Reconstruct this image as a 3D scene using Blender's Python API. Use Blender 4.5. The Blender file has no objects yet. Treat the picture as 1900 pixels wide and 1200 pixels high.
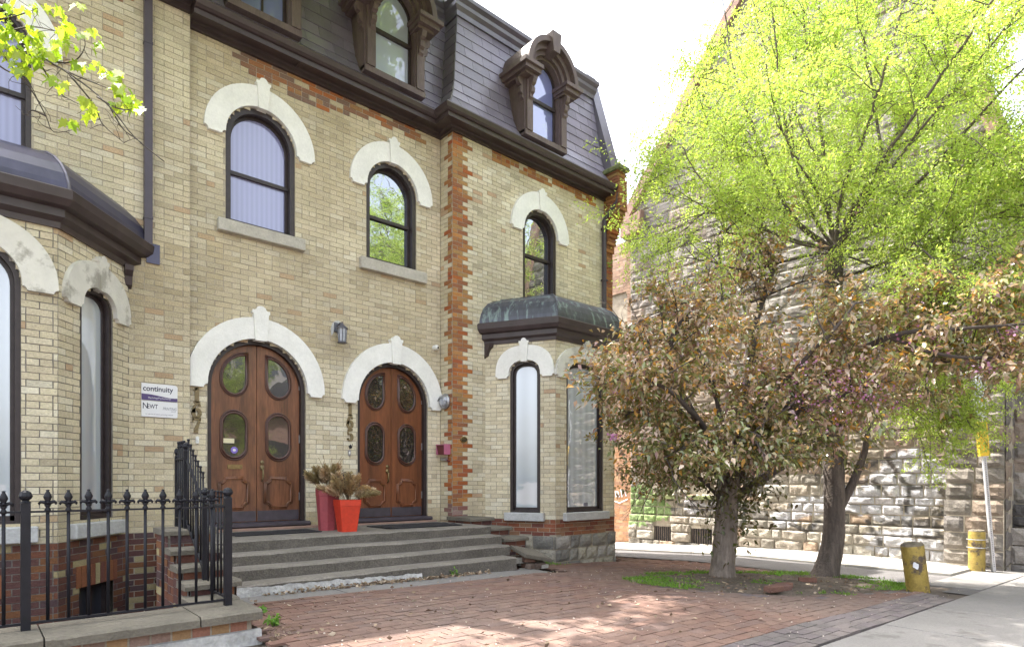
import bpy, math, random
import numpy as np
from mathutils import Vector, Matrix, noise
R = math.radians
S = bpy.context.scene
COL = S.collection
rnd = random.Random(7)

# ------------------------------------------------------------------ camera, world, sun, exposure
VA = R(48.532)                                   # the street facade runs 48.5 degrees to the right of the view axis
VD = (math.cos(VA), math.sin(VA)); VR = (math.sin(VA), -math.cos(VA))
cam = bpy.data.objects.new('camera', bpy.data.cameras.new('camera')); COL.objects.link(cam)
cam.location = (0, 0, 0)
cam.rotation_euler = (R(90), 0, -math.atan2(VD[0], VD[1]))
cam.data.sensor_width = 36; cam.data.lens = 36 * 1140 / 1900
cam.data.shift_y = 293 / 1900
cam.data.clip_start = 0.05; cam.data.clip_end = 2000
S.camera = cam
SUN = Vector((-0.115, 0.448, 0.887)).normalized()    # direction towards the sun: high, behind the houses
world = bpy.data.worlds.new('World'); S.world = world; world.use_nodes = True
wn = world.node_tree.nodes; wl = world.node_tree.links; wn.clear()
sky = wn.new('ShaderNodeTexSky'); sky.sky_type = 'NISHITA'; sky.sun_disc = False
sky.sun_elevation = math.asin(SUN.z); sky.sun_rotation = math.atan2(SUN.x, SUN.y)
sky.dust_density = 5.0; sky.air_density = 1.2; sky.ozone_density = 1.0
hs = wn.new('ShaderNodeHueSaturation'); hs.inputs['Saturation'].default_value = 0.42
bg = wn.new('ShaderNodeBackground'); bg.inputs[1].default_value = 0.15
wo = wn.new('ShaderNodeOutputWorld')
wl.new(sky.outputs[0], hs.inputs['Color']); wl.new(hs.outputs[0], bg.inputs[0]); wl.new(bg.outputs[0], wo.inputs[0])
sl = bpy.data.lights.new('sun', 'SUN'); sl.energy = 2.8; sl.angle = R(0.5); sl.color = (1, .95, .87)
so = bpy.data.objects.new('sun', sl); COL.objects.link(so)
so.rotation_euler = SUN.to_track_quat('Z', 'Y').to_euler(); so.location = (0, 20, 40)
S.view_settings.view_transform = 'Standard'; S.view_settings.look = 'None'
S.view_settings.exposure = 2.5; S.view_settings.gamma = 1.0
S.render.engine = 'CYCLES'
S.cycles.max_bounces = 8; S.cycles.transparent_max_bounces = 8

# ------------------------------------------------------------------ helpers
def at(px, py, Z):
    """real point Z metres down the view axis, for branch paths read off the photograph"""
    k = (px - 950) / 1140 * Z
    return Vector((VD[0] * Z + VR[0] * k, VD[1] * Z + VR[1] * k, (893 - py) / 1140 * Z))

ORG = {}
def tag(o, label=None, cat=None, group=None, kind=None):
    if label: o['label'] = label
    if cat: o['category'] = cat
    if group: o['group'] = group
    if kind: o['kind'] = kind
    return o
def thing(name, loc, label, cat, group=None):
    o = bpy.data.objects.new(name, None); COL.objects.link(o); o.location = loc
    o.empty_display_size = .1
    ORG[o.name] = Vector(loc)
    return tag(o, label, cat, group)

class MB:
    def __init__(s): s.v = []; s.f = []; s.c = []
    def add(s, vs, fs, col=None):
        n = len(s.v); s.v.extend([tuple(p) for p in vs])
        s.f.extend([tuple(i + n for i in q) for q in fs])
        s.c.extend([col or (1, 1, 1)] * len(vs))
    BF = [(0, 3, 2, 1), (4, 5, 6, 7), (0, 1, 5, 4), (1, 2, 6, 5), (2, 3, 7, 6), (3, 0, 4, 7)]
    def hexa(s, p, col=None): s.add(p, MB.BF, col)
    def box(s, x0, x1, y0, y1, z0, z1, col=None):
        s.hexa([(x0, y0, z0), (x1, y0, z0), (x1, y1, z0), (x0, y1, z0), (x0, y0, z1), (x1, y0, z1), (x1, y1, z1), (x0, y1, z1)], col)
    def fbox(s, F, u0, u1, z0, z1, d0, d1, col=None):
        s.hexa([F(u0, z0, d0), F(u1, z0, d0), F(u1, z0, d1), F(u0, z0, d1), F(u0, z1, d0), F(u1, z1, d0), F(u1, z1, d1), F(u0, z1, d1)], col)
    def strip(s, A, B, col=None, close=False):
        n = len(A); vs = list(A) + list(B)
        fs = [(i, i + 1, n + i + 1, n + i) for i in range(n - 1)]
        if close: fs.append((n - 1, 0, n, 2 * n - 1))
        s.add(vs, fs, col)
    def prism(s, F, pts, d0, d1, col=None):
        n = len(pts); a = [F(u, z, d0) for u, z in pts]; b = [F(u, z, d1) for u, z in pts]
        fs = [tuple(range(n)), tuple(range(2 * n - 1, n - 1, -1))] + [(i, (i + 1) % n, n + (i + 1) % n, n + i) for i in range(n)]
        s.add(a + b, fs, col)
    def tube(s, P, rad, n=6, col=None, cap=True, closed=False):
        P = [Vector(p) for p in P]; m = len(P)
        if not hasattr(rad, '__len__'): rad = [rad] * m
        vs = []; ref = None
        for i, p in enumerate(P):
            if closed: t = P[(i + 1) % m] - P[i - 1]
            else: t = P[min(i + 1, m - 1)] - P[max(i - 1, 0)]
            if t.length < 1e-9: t = Vector((0, 0, 1))
            t.normalize()
            if ref is None:
                ref = t.orthogonal().normalized()
            a = ref - t * ref.dot(t)
            if a.length < 1e-6: a = t.orthogonal()
            a.normalize(); ref = a; b = t.cross(a)
            for k in range(n):
                w = 2 * math.pi * k / n
                vs.append(p + (a * math.cos(w) + b * math.sin(w)) * rad[i])
        fs = []
        for i in range(m if closed else m - 1):
            j = (i + 1) % m
            for k in range(n):
                fs.append((i * n + k, i * n + (k + 1) % n, j * n + (k + 1) % n, j * n + k))
        if cap and not closed: fs += [tuple(range(n))[::-1], tuple((m - 1) * n + k for k in range(n))]
        s.add(vs, fs, col)
    def lathe(s, prof, c, n=12, col=None, F=None, sx=1, sy=1):
        """profile of (radius, height) about z at c (or about the frame's outward axis)"""
        vs = []; m = len(prof)
        for r_, h in prof:
            for k in range(n):
                w = 2 * math.pi * (k + .5) / n
                if F: vs.append(F(c[0] + r_ * math.cos(w) * sx, c[1] + r_ * math.sin(w) * sy, c[2] + h))
                else: vs.append((c[0] + r_ * math.cos(w) * sx, c[1] + r_ * math.sin(w) * sy, c[2] + h))
        fs = [(i * n + k, i * n + (k + 1) % n, (i + 1) * n + (k + 1) % n, (i + 1) * n + k) for i in range(m - 1) for k in range(n)]
        fs += [tuple(range(n))[::-1], tuple((m - 1) * n + k for k in range(n))]
        s.add(vs, fs, col)
    def build(s, name, mat, parent=None, loc=None, smooth=False, bevel=0):
        o_ = ORG[parent.name] if parent is not None else Vector(loc or (0, 0, 0))
        me = bpy.data.meshes.new(name)
        V = np.array(s.v, dtype=np.float64).reshape(-1, 3) - np.array(o_)
        me.from_pydata(V.tolist(), [], s.f)
        if any(c != (1, 1, 1) for c in s.c[:50]) or len(set(s.c)) > 1:
            a = me.color_attributes.new('Col', 'FLOAT_COLOR', 'POINT')
            c = np.ones((len(s.c), 4), dtype=np.float32); c[:, :3] = np.array(s.c, dtype=np.float32)
            a.data.foreach_set('color', c.ravel())
        if smooth: me.polygons.foreach_set('use_smooth', [True] * len(me.polygons))
        me.materials.append(mat); me.update()
        o = bpy.data.objects.new(name, me); COL.objects.link(o)
        if parent is not None: o.parent = parent; ORG[o.name] = o_
        else: o.location = o_; ORG[o.name] = o_
        if bevel:
            b = o.modifiers.new('bevel', 'BEVEL'); b.width = bevel; b.segments = 2; b.limit_method = 'ANGLE'; b.angle_limit = R(40)
        return o

class Fr:
    """a wall frame: u along the wall, z up, d outward"""
    def __init__(s, o, U, N): s.o = Vector(o); s.U = Vector(U).normalized(); s.N = Vector(N).normalized()
    def __call__(s, u, z, d=0): return s.o + s.U * u + s.N * d + Vector((0, 0, z))
    def sub(s, u, d=0): return Fr(s(u, 0, d), s.U, s.N)

# ------------------------------------------------------------------ materials
def nodes(name):
    m = bpy.data.materials.new(name); m.use_nodes = True
    n = m.node_tree.nodes; l = m.node_tree.links
    return m, n, l, n['Principled BSDF']
def noise_mul(n, l, src, scale, amt, stretch=(1, 1, 1), detail=5, rough=.6):
    tc = n.new('ShaderNodeTexCoord'); mp = n.new('ShaderNodeMapping'); mp.inputs['Scale'].default_value = stretch
    nz = n.new('ShaderNodeTexNoise'); nz.inputs['Scale'].default_value = scale; nz.inputs['Detail'].default_value = detail; nz.inputs['Roughness'].default_value = rough
    mr = n.new('ShaderNodeMapRange'); mr.inputs[1].default_value = .3; mr.inputs[2].default_value = .7
    mr.inputs[3].default_value = 1 - amt; mr.inputs[4].default_value = 1 + amt
    mx = n.new('ShaderNodeMix'); mx.data_type = 'RGBA'; mx.blend_type = 'MULTIPLY'; mx.inputs[0].default_value = 1
    l.new(tc.outputs['Object'], mp.inputs[0]); l.new(mp.outputs[0], nz.inputs['Vector']); l.new(nz.outputs[0], mr.inputs[0])
    l.new(src, mx.inputs[6]); l.new(mr.outputs[0], mx.inputs[7])
    return mx.outputs[2], mp
def pbr(name, col=(.5, .5, .5), rough=.7, attr=False, nz=None, nz2=None, bump=None, metal=0, stretch=(1, 1, 1), spec=.5, coat=0, spots=None):
    m, n, l, p = nodes(name)
    p.inputs['Roughness'].default_value = rough; p.inputs['Metallic'].default_value = metal
    p.inputs['Specular IOR Level'].default_value = spec
    if coat: p.inputs['Coat Weight'].default_value = coat; p.inputs['Coat Roughness'].default_value = .12
    if attr:
        a = n.new('ShaderNodeAttribute'); a.attribute_name = 'Col'; src = a.outputs['Color']
    else:
        c = n.new('ShaderNodeRGB'); c.outputs[0].default_value = (*col, 1); src = c.outputs[0]
    mp = None
    if nz: src, mp = noise_mul(n, l, src, nz[0], nz[1], stretch)
    if nz2: src, mp = noise_mul(n, l, src, nz2[0], nz2[1], stretch)
    if spots:                                     # (scale, threshold, colour): worn or stained patches
        tc = n.new('ShaderNodeTexCoord'); z = n.new('ShaderNodeTexNoise'); z.inputs['Scale'].default_value = spots[0]; z.inputs['Detail'].default_value = 6; z.inputs['Roughness'].default_value = .65
        mp2 = n.new('ShaderNodeMapping'); mp2.inputs['Scale'].default_value = spots[3] if len(spots) > 3 else (1, 1, 1)
        rp = n.new('ShaderNodeMapRange'); rp.inputs[1].default_value = spots[1]; rp.inputs[2].default_value = spots[1] + .09
        mx = n.new('ShaderNodeMix'); mx.data_type = 'RGBA'; mx.inputs[7].default_value = (*spots[2], 1)
        l.new(tc.outputs['Object'], mp2.inputs[0]); l.new(mp2.outputs[0], z.inputs['Vector']); l.new(z.outputs[0], rp.inputs[0]); l.new(rp.outputs[0], mx.inputs[0]); l.new(src, mx.inputs[6]); src = mx.outputs[2]
    l.new(src, p.inputs['Base Color'])
    if bump:
        tc = n.new('ShaderNodeTexCoord'); z = n.new('ShaderNodeTexNoise'); z.inputs['Scale'].default_value = bump[0]; z.inputs['Detail'].default_value = 6
        b = n.new('ShaderNodeBump'); b.inputs['Strength'].default_value = bump[1]; b.inputs['Distance'].default_value = .02
        l.new(tc.outputs['Object'], z.inputs['Vector']); l.new(z.outputs[0], b.inputs['Height']); l.new(b.outputs[0], p.inputs['Normal'])
    return m
def glass(name, col, refl=.2, rough=.25, tint=(.9, .9, 1), wave=.06, folds=0):
    m, n, l, p = nodes(name)
    p.inputs['Base Color'].default_value = (*col, 1); p.inputs['Roughness'].default_value = rough
    if folds:                                    # hanging curtain or blind seen through the pane
        tc2 = n.new('ShaderNodeTexCoord'); wv = n.new('ShaderNodeTexWave'); wv.inputs['Scale'].default_value = folds; wv.inputs['Distortion'].default_value = 1.2; wv.inputs['Detail'].default_value = 2; wv.inputs['Detail Scale'].default_value = .6
        mp = n.new('ShaderNodeMapping'); mp.inputs['Scale'].default_value = (1, .3, .06); cr = n.new('ShaderNodeMapRange'); cr.inputs[3].default_value = .84; cr.inputs[4].default_value = 1.06
        mm_ = n.new('ShaderNodeMix'); mm_.data_type = 'RGBA'; mm_.blend_type = 'MULTIPLY'; mm_.inputs[0].default_value = 1; mm_.inputs[6].default_value = (*col, 1)
        l.new(tc2.outputs['Object'], mp.inputs[0]); l.new(mp.outputs[0], wv.inputs['Vector']); l.new(wv.outputs['Fac'], cr.inputs[0]); l.new(cr.outputs[0], mm_.inputs[7]); l.new(mm_.outputs[2], p.inputs['Base Color'])
    g = n.new('ShaderNodeBsdfGlossy'); g.inputs['Roughness'].default_value = .012; g.inputs['Color'].default_value = (*tint, 1)
    lw = n.new('ShaderNodeLayerWeight'); lw.inputs[0].default_value = .35
    mr = n.new('ShaderNodeMapRange'); mr.inputs[3].default_value = refl; mr.inputs[4].default_value = min(1, refl + .55)
    tc = n.new('ShaderNodeTexCoord'); z = n.new('ShaderNodeTexNoise'); z.inputs['Scale'].default_value = 2.2; z.inputs['Detail'].default_value = 2
    b = n.new('ShaderNodeBump'); b.inputs['Strength'].default_value = wave; b.inputs['Distance'].default_value = .03
    mx = n.new('ShaderNodeMixShader')
    l.new(tc.outputs['Object'], z.inputs['Vector']); l.new(z.outputs[0], b.inputs['Height']); l.new(b.outputs[0], g.inputs['Normal'])
    l.new(lw.outputs['Facing'], mr.inputs[0]); l.new(mr.outputs[0], mx.inputs[0]); l.new(p.outputs[0], mx.inputs[1]); l.new(g.outputs[0], mx.inputs[2])
    l.new(mx.outputs[0], n['Material Output'].inputs[0])
    return m
def leafmat(name, rough=.45, trans=.35, tcol=(1.25, 1.25, .7), spec=.5):
    m, n, l, p = nodes(name)
    a = n.new('ShaderNodeAttribute'); a.attribute_name = 'Col'
    l.new(a.outputs['Color'], p.inputs['Base Color']); p.inputs['Roughness'].default_value = rough; p.inputs['Specular IOR Level'].default_value = spec
    t = n.new('ShaderNodeBsdfTranslucent'); mu = n.new('ShaderNodeMix'); mu.data_type = 'RGBA'; mu.blend_type = 'MULTIPLY'; mu.inputs[0].default_value = 1
    mu.inputs[7].default_value = (*tcol, 1); l.new(a.outputs['Color'], mu.inputs[6]); l.new(mu.outputs[2], t.inputs[0])
    mx = n.new('ShaderNodeMixShader'); mx.inputs[0].default_value = trans
    l.new(p.outputs[0], mx.inputs[1]); l.new(t.outputs[0], mx.inputs[2]); l.new(mx.outputs[0], n['Material Output'].inputs[0])
    return m
M = dict(
 brick=pbr('brick', attr=True, rough=.92, nz=(1.7, .13), nz2=(55, .16), bump=(60, .35), spec=.25),
 mortar=pbr('mortar', (.37, .325, .26), .95, nz=(6, .25), bump=(90, .4), spec=.2),
 dark_mortar=pbr('dark_mortar', (.22, .20, .18), .95, nz=(6, .25), bump=(90, .4), spec=.2),
 stone_trim=pbr('painted_stone', (.77, .76, .73), .75, nz=(3, .07), nz2=(25, .05), bump=(45, .15), spots=(2.6, .66, (.60, .58, .53))),
 old_trim=pbr('weathered_painted_stone', (.66, .64, .59), .8, nz=(4, .12), bump=(40, .25), spots=(3.1, .52, (.38, .36, .32))),
 sill=pbr('limestone_sill', (.43, .40, .35), .85, nz=(4, .16), nz2=(40, .12), bump=(50, .35)),
 pale_sill=pbr('pale_sill', (.46, .46, .46), .8, nz=(6, .14), nz2=(40, .1), bump=(30, .4)),
 frame=pbr('dark_brown_paint', (.033, .023, .023), .45, nz=(12, .25), spec=.45),
 eave=pbr('brown_black_eave_paint', (.052, .037, .039), .42, nz=(5, .2), spec=.45),
 dormer=pbr('weathered_brown_paint', (.118, .085, .084), .6, nz=(5, .22), nz2=(40, .16), stretch=(1, 1, .25), spots=(9, .68, (.23, .20, .18))),
 slate=pbr('slate', attr=True, rough=.33, nz=(3, .12), nz2=(30, .08), bump=(40, .06), spec=.55),
 slate_bed=pbr('slate_bed', (.012, .011, .013), .8),
 lead=pbr('lead_flashing', (.15, .14, .17), .38, nz=(4, .15), metal=.35),
 copper=pbr('dark_copper_sheet', (.075, .078, .10), .40, nz=(2, .2), nz2=(14, .2), stretch=(1, 1, .15), metal=.25, spots=(9, .52, (.19, .25, .25), (1, 1, .10))),
 copper_plain=pbr('dark_plum_sheet', (.065, .062, .105), .36, nz=(2, .18), nz2=(12, .12), stretch=(1, 1, .2), metal=.25),
 spout=pbr('plum_downspout', (.058, .044, .060), .45, nz=(4, .15)),
 wood_a=pbr('varnished_mahogany', (.150, .058, .026), .44, nz=(7, .42), nz2=(40, .3), stretch=(1, 1, .12), coat=.12, spots=(5, .62, (.075, .030, .018), (1, 1, .3))),
 wood_b=pbr('red_varnished_wood', (.160, .052, .019), .44, nz=(6, .36), nz2=(40, .24), stretch=(1, 1, .12), coat=.12),
 wood_dark=pbr('dark_moulding_wood', (.070, .026, .018), .35, nz=(20, .25), coat=.3),
 kick=pbr('kick_plate', (.060, .050, .062), .45, nz=(8, .25)),
 brass=pbr('aged_brass', (.23, .17, .08), .42, nz=(25, .3), metal=.8),
 chrome=pbr('grey_metal', (.36, .36, .38), .35, nz=(20, .15), metal=.7),
 bronze_num=pbr('tarnished_bronze', (.20, .15, .075), .55, nz=(40, .35), metal=.2),
 iron=pbr('black_iron_paint', (.010, .010, .015), .5, nz=(18, .3), spots=(26, .77, (.09, .075, .08)), spec=.3),
 concrete_step=pbr('old_step_stone', (.192, .171, .147), .92, nz=(2.2, .20), nz2=(35, .22), bump=(60, .5), spots=(4.0, .64, (.14, .13, .105))),
 riser=pbr('dark_riser_stone', (.120, .106, .090), .95, nz=(3, .25), nz2=(45, .3), bump=(60, .7), spots=(9, .64, (.23, .215, .18))),  # riser faces set darker and more mottled than the treads
 coping=pbr('coping_stone', (.135, .120, .096), .9, nz=(2.5, .2), nz2=(40, .15), bump=(50, .4), spots=(4, .63, (.14, .13, .105))),
 plaster=pbr('grey_parging', (.40, .39, .38), .92, nz=(5, .3), nz2=(30, .2), bump=(25, .8)),
 concrete=pbr('sidewalk_concrete', (.195, .184, .176), .9, nz=(1.3, .12), nz2=(60, .14), bump=(120, .25), spots=(2.6, .58, (.135, .125, .117))),
 curb=pbr('curb_concrete', (.34, .32, .29), .9, nz=(1.5, .14), nz2=(50, .12), bump=(90, .25)),
 asphalt=pbr('lane_asphalt', (.115, .108, .108), .9, nz=(1.2, .18), nz2=(90, .3), bump=(140, .4)),
 earth=pbr('earth', (.105, .082, .063), .97, nz=(3, .3), nz2=(40, .4), bump=(35, 1.0)),
 paver=pbr('paver', attr=True, rough=.9, nz=(8, .16), nz2=(70, .2), bump=(90, .35), spec=.3),
 paver_bed=pbr('paver_bed', (.095, .075, .062), .95, nz=(20, .3)),
 ashlar=pbr('rough_ashlar', attr=True, rough=.93, nz=(7, .2), nz2=(40, .2), bump=(30, .55), spec=.2),
 redstone=pbr('red_sandstone', (.30, .19, .15), .9, nz=(4, .2), bump=(30, .4)),
 white=pbr('white_enamel', (.74, .74, .77), .35, nz=(4, .03)),
 ink=pbr('navy_ink', (.02, .018, .05), .5), purple=pbr('purple_print', (.075, .045, .16), .4),
 greyink=pbr('grey_ink', (.17, .17, .21), .5), whiteink=pbr('white_print', (.75, .75, .78), .5),
 plastic_white=pbr('white_plastic', (.72, .72, .70), .35), black=pbr('black_plastic', (.012, .012, .014), .35),
 lantern=pbr('grey_lantern_metal', (.115, .115, .14), .45, nz=(40, .3), metal=.4), frosted=pbr('frosted_lantern_glass', (.40, .42, .47), .25, nz=(15, .2)),
 pink=pbr('pink_fiberglass', (.33, .060, .075), .5, nz=(4, .16), nz2=(30, .1)), red=pbr('red_plastic', (.56, .042, .016), .45, nz=(4, .12), nz2=(30, .10)),
 pinkbox=pbr('faded_pink_metal', (.44, .13, .22), .5, nz=(10, .12)), maroon=pbr('maroon_metal', (.14, .030, .035), .55),
 mat=pbr('rubber_mat', (.022, .021, .026), .85, nz=(60, .4), bump=(110, .9)),
 bollard=pbr('yellow_bollard_paint', (.30, .215, .048), .6, nz=(7, .3), nz2=(40, .15), bump=(30, .3), spots=(4.6, .50, (.085, .060, .045))),
 bollard_top=pbr('bollard_top', (.16, .135, .10), .9, nz=(12, .4), bump=(30, .6)),
 steel=pbr('galvanised_steel', (.56, .57, .60), .4, nz=(10, .12), metal=.5), yellow=pbr('yellow_sheeting', (.72, .46, .03), .45, nz=(12, .15)),
 bark_a=pbr('bark_a', (.19, .155, .13), .95, nz=(6, .3), nz2=(28, .35), stretch=(1, 1, .22), bump=(26, 1.0)),
 bark_b=pbr('bark_b', (.115, .092, .078), .95, nz=(6, .3), nz2=(28, .4), stretch=(1, 1, .16), bump=(30, 1.0)),
 twig=pbr('twig_bark', (.07, .055, .048), .9, nz=(10, .3)),
 crab=leafmat('bronze_leaf', .27, .30, (1.4, 1.15, .6), 1.0), locust=leafmat('spring_leaf', .5, .54, (1.15, 1.2, .7)), maple=leafmat('young_maple_leaf', .5, .55, (1.1, 1.2, .55)),
 bloom=leafmat('pink_blossom', .6, .35, (1.1, 1, 1.1)), grass=leafmat('grass_blade', .6, .35), dry=leafmat('dry_plume', .9, .35, (1.1, 1, .8)), litter=pbr('dead_leaf', attr=True, rough=.9),
 soil=pbr('potting_soil', (.03, .022, .016), .95), cable=pbr('cable', (.015, .015, .016), .6), moss=pbr('mossy_cap', (.15, .17, .07), .95, nz=(9, .45), bump=(30, .8)),
 black_sign=pbr('black_plaque', (.025, .022, .018), .4), gold=pbr('gilt', (.45, .30, .09), .4, metal=.6),
 violet=pbr('violet_sticker', (.19, .13, .50), .4), paper=pbr('paper_note', (.68, .62, .42), .7),
 g_lav=glass('curtained_glass', (.205, .21, .37), .06, .5, folds=4.5), g_dark=glass('dark_glass', (.014, .014, .026), .28, .2, (.88, .92, 1)), g_blind=glass('papered_glass', (.52, .57, .61), .13, .4, wave=.08, folds=2.0),  # lavender sky reflection is put into the curtained pane's base colour
 g_sky=glass('dormer_glass', (.17, .19, .42), .10, .4), g_pale=glass('pale_dormer_glass', (.40, .45, .56), .025, .4), g_door=glass('door_glass', (.018, .016, .014), .10, .2), g_cellar=glass('cellar_glass', (.03, .035, .045), .05, .4),
)
# ------------------------------------------------------------------ brickwork
def nz(x, y, s=0.): return noise.noise(Vector((x, y, s)))
CREAM = [(.60, .53, .375), (.575, .505, .35), (.62, .55, .40), (.555, .48, .335), (.60, .525, .38), (.64, .585, .45), (.535, .46, .32)]
def cream(u, z, dirt=0.):
    c = Vector(rnd.choice(CREAM)) * (1.06 if z < 1.8 else 1.0)
    c = c * (1.0 + .20 * nz(u * .9, z * .9, 3) + .12 * nz(u * 3.1, z * 2.3, 7))
    gsc = sum(c) / 3; c = c * .90 + Vector((gsc, gsc, gsc)) * .10
    if rnd.random() < .02: c = Vector((.46, .33, .22))
    if rnd.random() < .04: c = c * .8
    t = max(0, min(1, dirt))
    c = c * (1 - t) + Vector((.36, .285, .17)) * t * (.85 + .3 * rnd.random())
    return tuple(c)
ORANGE = [(.37, .125, .042), (.41, .16, .055), (.33, .105, .04), (.42, .195, .07), (.31, .095, .042), (.38, .17, .06)]
OLDOR = [(.33, .15, .06), (.37, .185, .075), (.29, .125, .055), (.34, .20, .085), (.27, .115, .06)]
def orange(u=0, z=0):
    return rnd.choice(OLDOR if rnd.random() < (.85 if z > 2.2 else .3) else ORANGE)
BROWN = [(.30, .14, .07), (.24, .13, .085), (.36, .13, .05), (.20, .13, .10), (.32, .18, .085)]
def brown(u=0, z=0): return rnd.choice(BROWN)
CLINKER = [(.125, .055, .042), (.105, .052, .047), (.155, .065, .042), (.085, .052, .054), (.175, .08, .04), (.095, .046, .042)]
def clinker(u=0, z=0):
    if rnd.random() < .06: return (.33, .27, .15)
    return rnd.choice(CLINKER)

class Opening:
    def __init__(s, uc, r, z0, zc, rz=None, n=2.): s.uc, s.r, s.z0, s.zc, s.rz, s.n = uc, r, z0, zc, rz or r, n
    def half(s, z):
        if z < s.z0 or z > s.zc + s.rz: return None
        if z <= s.zc: return s.r
        return s.r * max(0, 1 - ((z - s.zc) / s.rz) ** s.n) ** (1 / s.n)
    def arc(s, r=None, rz=None, k=20):
        r = s.r if r is None else r; rz = s.rz if rz is None else rz; out = []
        for i in range(k + 1):
            a = math.pi * i / k; c, q = math.cos(a), math.sin(a)
            out.append((s.uc + r * math.copysign(abs(c) ** (2 / s.n), c), s.zc + rz * abs(q) ** (2 / s.n)))
        return out                                # right to left
    def outline(s, grow=0, k=20, z0=None):
        z0 = s.z0 if z0 is None else z0
        return [(s.uc + s.r + grow, z0)] + s.arc(s.r + grow, s.rz + grow, k) + [(s.uc - s.r - grow, z0)]
def cut(spans, holes):
    for a, b in holes:
        out = []
        for p, q in spans:
            if b <= p or a >= q: out.append((p, q)); continue
            if a > p: out.append((p, a))
            if b < q: out.append((b, q))
        spans = out
    return spans
def brickwall(F, u0, u1, z0, z1, colf, ops=(), course=.073, blen=.222, bm=None, mm=None, keep=None, gap=.011, proud=.004):
    """courses of single bricks over a mortar bed; openings are cut out of both"""
    bm = bm or MB(); mm = mm or MB()
    nrow = max(1, round((z1 - z0) / course)); course = (z1 - z0) / nrow
    for r_ in range(nrow):
        za = z0 + r_ * course; zb = za + course; zm = (za + zb) / 2
        holes = []
        for o in ops:
            h = o.half(zm)
            if h: holes.append((o.uc - h, o.uc + h))
        base = keep(zm) if keep else [(u0, u1)]
        for a, b in cut(base, holes):
            mm.add([F(a, za, -proud), F(b, za, -proud), F(b, zb, -proud), F(a, zb, -proud)], [(0, 1, 2, 3)])
            u = u0 + math.floor((a - u0) / blen) * blen - (r_ % 2) * blen / 2
            header = (r_ % 6 == 5)
            L = blen / 2 if header else blen
            while u < b:
                p, q = max(u, a) + gap / 2, min(u + L, b) - gap / 2
                u += L
                if q - p < .02: continue
                c = colf((p + q) / 2, zm)
                if c is None: continue
                d = rnd.uniform(-.0015, .0035); j = lambda: rnd.uniform(-.0022, .0022)
                t = rnd.uniform(-.002, .002)
                zl, zh = za + gap * .42, zb - gap * .42
                P = [(p + j(), zl + j(), d), (q + j(), zl + j(), d + t), (q + j(), zh + j(), d + t), (p + j(), zh + j(), d)]
                bk = [(p, zl, -proud - .003), (q, zl, -proud - .003), (q, zh, -proud - .003), (p, zh, -proud - .003)]
                bm.add([F(*x) for x in P] + [F(*x) for x in bk], [(0, 1, 2, 3), (4, 5, 1, 0), (1, 5, 6, 2), (2, 6, 7, 3), (0, 3, 7, 4)], c)
    return bm, mm
def reveal(F, o, depth, mb, col, z0=None):
    pts = o.outline(0, 20, z0)
    mb.strip([F(u, z, .0) for u, z in pts], [F(u, z, -depth) for u, z in pts], col)

# ------------------------------------------------------------------ windows, doors, hoods
def hood(F, o, ro, rzo, parent, mat, drop=.10, d=.055, key=(.12, .085, .34), bite=.05, ring=None):
    """pale stone hood mould over an arch, with notched ends, and its keystone"""
    k = 26; mb = MB()
    ri = o.r + .012; rzi = o.rz + .012
    A = o.arc(ro, rzo, k); B = o.arc(ri, rzi, k)
    # ends: straight part down to drop-bite, then a quarter-round notch on both corners
    def end(sgn):
        out = [(-(drop - bite), 0, 0)]
        for h in (0.02, .3, .6, .85, 1.0):
            x = bite * math.sqrt(max(0, 1 - (1 - h) ** 2)) if h > .02 else bite * .35
            out.append((-(drop - bite) - bite * h, x, x))
        return [((o.uc + sgn * (ro - x), o.zc + dz), (o.uc + sgn * (ri + y), o.zc + dz)) for dz, x, y in out]
    e1 = end(1)[::-1]; e2 = end(-1)
    out = [p for p, q in e1] + A + [p for p, q in e2]
    inn = [q for p, q in e1] + B + [q for p, q in e2]
    fo = [F(u, z, d) for u, z in out]; fi = [F(u, z, d) for u, z in inn]
    mb.strip(fo, fi)
    mb.strip([F(u, z, -.01) for u, z in out], fo)
    mb.strip(fi, [F(u, z, -.06) for u, z in inn])
    for q in (0, -1): mb.add([fo[q], fi[q], F(*inn[q], -.01), F(*out[q], -.01)], [(0, 1, 2, 3)])
    h = mb.build('hood_mould', mat, parent)
    wt, wb, hk = key
    zb = o.zc + o.rz - .01; zt = zb + hk
    pts = [(-wb / 2, zb), (wb / 2, zb), (wt / 2 * .96, zt - hk * .22), (wt / 2 + .012, zt - hk * .20), (wt / 2 + .012, zt - hk * .13), (wt / 2 - .02, zt - hk * .13)]
    for i in range(7):
        a = math.pi * i / 6; pts.append((math.cos(a) * wt * .30, zt - .045 + math.sin(a) * .045))
    pts += [(-(wt / 2 - .02), zt - hk * .13), (-(wt / 2 + .012), zt - hk * .13), (-(wt / 2 + .012), zt - hk * .20), (-wt / 2 * .96, zt - hk * .22)]
    kb = MB(); kb.prism(F, [(o.uc + u, z) for u, z in pts], -.01, d + .035)
    kb.build('keystone', mat, parent, bevel=.006)
    return h
def ringstrip(mb, F, o, g0, g1, d0, d1, z0=None):
    """an arched ring between offsets g0 (outer) and g1 (inner) with depth d0 (front) to d1"""
    a = o.outline(g0, 20, z0); b = o.outline(g1, 20, z0)
    mb.strip([F(u, z, d0) for u, z in a], [F(u, z, d0) for u, z in b])
    mb.strip([F(u, z, d0) for u, z in b], [F(u, z, d1) for u, z in b])
    mb.strip([F(u, z, d1) for u, z in a], [F(u, z, d0) for u, z in a])
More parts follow.
